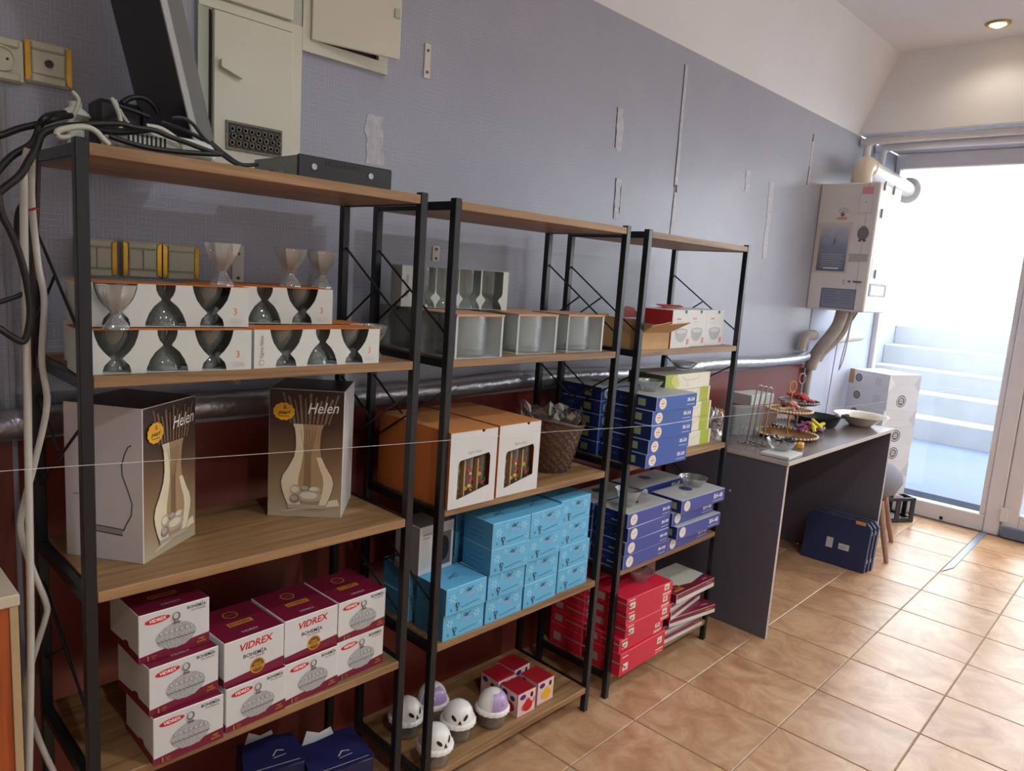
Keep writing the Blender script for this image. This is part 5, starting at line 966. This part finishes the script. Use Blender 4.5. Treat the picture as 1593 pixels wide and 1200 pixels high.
# ---- cables at the left end
BKC = mat('black_cable', (20,20,22), .45); WHC = mat('white_cable', (196,192,184), .5, noise=.06); TWC = mat('twin_white_cable', (190,192,178), .5)
def pc(pts, y, r, m, label, k=6): cable([at(a, b, 'y', (q[0] if q else y)) for a, b, *q in pts], r, m, label, k)
pc([(-40,222),(0,211),(30,200),(60,193),(85,184),(110,180,.2)], .12, .0055, BKC, 'thick black cable entering from the left just above the rack top')
pc([(-30,300),(0,262),(20,242),(47,226),(57,212),(62,196),(72,182),(100,176,.2)], .10, .0058, BKC, 'black cable curving up over the left end of the rack')
pc([(-30,330),(0,298),(30,274),(45,250),(56,232),(70,205),(120,196),(180,205),(240,200)], .06, .006, BKC, 'black cable rising from the left edge and along the top board')
pc([(-10,268),(2,330),(15,358),(27,386),(40,432),(47,478),(45,508),(38,530),(25,528),(0,512),(-25,498)], .05, .0055, BKC, 'black cable hanging in a loop left of the rack'); pc([(-20,474),(0,470),(35,457),(44,440)], .09, .004, BKC, 'short black cable at the left edge beside the hanging loop')
pc([(52,235),(47,300),(30,330),(28,372),(33,400)], .16, .006, BKC, 'black cable hanging behind the white cables'); pc([(58,228),(57,300),(55,360),(52,420),(50,500),(50,600)], .24, .006, mat('dark_red_cable', (60,36,36), .5), 'dark reddish cable bundle hanging at the rear left post')
pc([(44,232),(37,262),(37,300),(38,400),(42,560),(44,700),(47,900),(48,1000),(47,1100),(45,1210)], .09, .0062, WHC, 'straight white cable hanging down the left edge'); pc([(50,245),(49,300),(52,345),(60,415),(69,470),(65,560),(73,630),(54,720),(36,790),(33,830),(52,890),(72,940),(70,965),(50,1030),(40,1080),(60,1150),(90,1215)], .13, .0055, WHC, 'second white cable hanging in waves down the left edge')
pc([(88,210),(92,203),(115,198),(135,198),(150,205),(160,216),(170,226)], .03, .0048, TWC, 'white cable arching over the left front post top'); pc([(88,210),(97,214),(110,212)], .032, .004, TWC, 'white cable end tucked beside the post top')
pc([(108,192),(118,172),(122,155),(112,142)], .22, .004, TWC, 'white twin cable rising to the aerial socket'); pc([(173,152),(180,165),(187,185),(188,215)], .18, .004, TWC, 'white twin cable draped over the power adapter'); pc([(178,155),(190,178),(200,193)], .2, .0035, TWC, 'thin white cable beside the power adapter'); pc([(228,196),(250,200),(272,214),(283,225),(285,236)], .05, .0042, TWC, 'white cable curling over the router')
pc([(120,194),(180,192),(210,198),(240,203),(262,212),(290,222),(325,235),(345,240),(300,238),(250,233),(210,225),(170,212)], .045, .0045, BKC, 'long black cable looped over the router'); pc([(190,160),(205,152),(225,153),(240,165),(247,178)], .2, .005, BKC, 'black cable arching behind the adapters'); pc([(185,165),(215,175),(232,182)], .2, .005, BKC, 'short black cable between adapters and screen')
pc([(268,183),(285,184),(300,193),(315,212),(335,232),(355,248),(378,262)], .07, .0034, BKC, 'thin black cable arching right from the screen foot'); pc([(252,190),(280,200),(310,214),(330,226),(350,240),(375,256),(400,256,.12)], .09, .004, BKC, 'black cable running to the video recorder')
fb = at(333,229,'y',.085); MB().tube([fb-Vector((.008,0,-.005)), fb+Vector((.014,0,-.010))], .0075, 12).obj('ferrite_bead', BKC, smooth=40, label='black ferrite bead on the recorder cable', cat='bead')
# raceway and ties
MB().cbox(-.016,-.006,WY-.009,WY,0,1.72,.002).obj('cable_raceway', mat('grey_raceway', (150,150,158), .5), label='narrow grey cable duct running down the wall at the left', cat='duct')
# ---- wooden cupboard at the left edge
lc = thing('low_cupboard', 'orange-brown wooden cupboard with cream top at the lower left edge', 'cupboard', (0,0,0)); cw2 = wood('orange_veneer', (178,88,40), (140,62,28), .4, 2); q = at(20,936,'y',-.03); q2 = at(45,1200,'y',-.03); xr = (q.x+q2.x)/2; zt = q.z+.012
MB().cbox(xr-.6, xr-.012, -.03, .30, .002, zt-.02, .001).obj('carcass', cw2, lc); MB().cbox(xr-.012, xr, -.032, .302, .002, zt-.02, .001).obj('edge_strip', mat('cream_edge', (176,150,112), .5), lc); MB().cbox(xr-.62, xr+.002, -.035, .305, zt-.02, zt, .002).obj('cupboard_top', mat('cream_top', (196,182,160), .5), lc)
# ---- thread strung along the racks
cable([(-.6,-.03,1.105),(-.118,-.024,1.081),(.176,-.024,1.061),(.66,-.024,1.03),(1.141,-.026,1.004),(1.605,-.075,.986),(2.223,-.045,.955),(2.9,-.07,.925),(3.6,-.10,.90),(4.95,-.17,.90)], .0005, mat('white_thread', (210,210,206), .6), 'thin white thread strung across the fronts of the racks', 6, 'thread', 'thread')
tq = at(46,327,'y',.10); MB().tube([tq+Vector((.013*cos(a), .012*sin(a), .005*cos(a))) for a in [2*pi*i/16 for i in range(16)]], .0016, 6, closed=True).obj('cable_tie', mat('red_twist_tie', (170,40,44), .5), smooth=40, label='red twist tie around the white cables at the left', cat='cable tie')
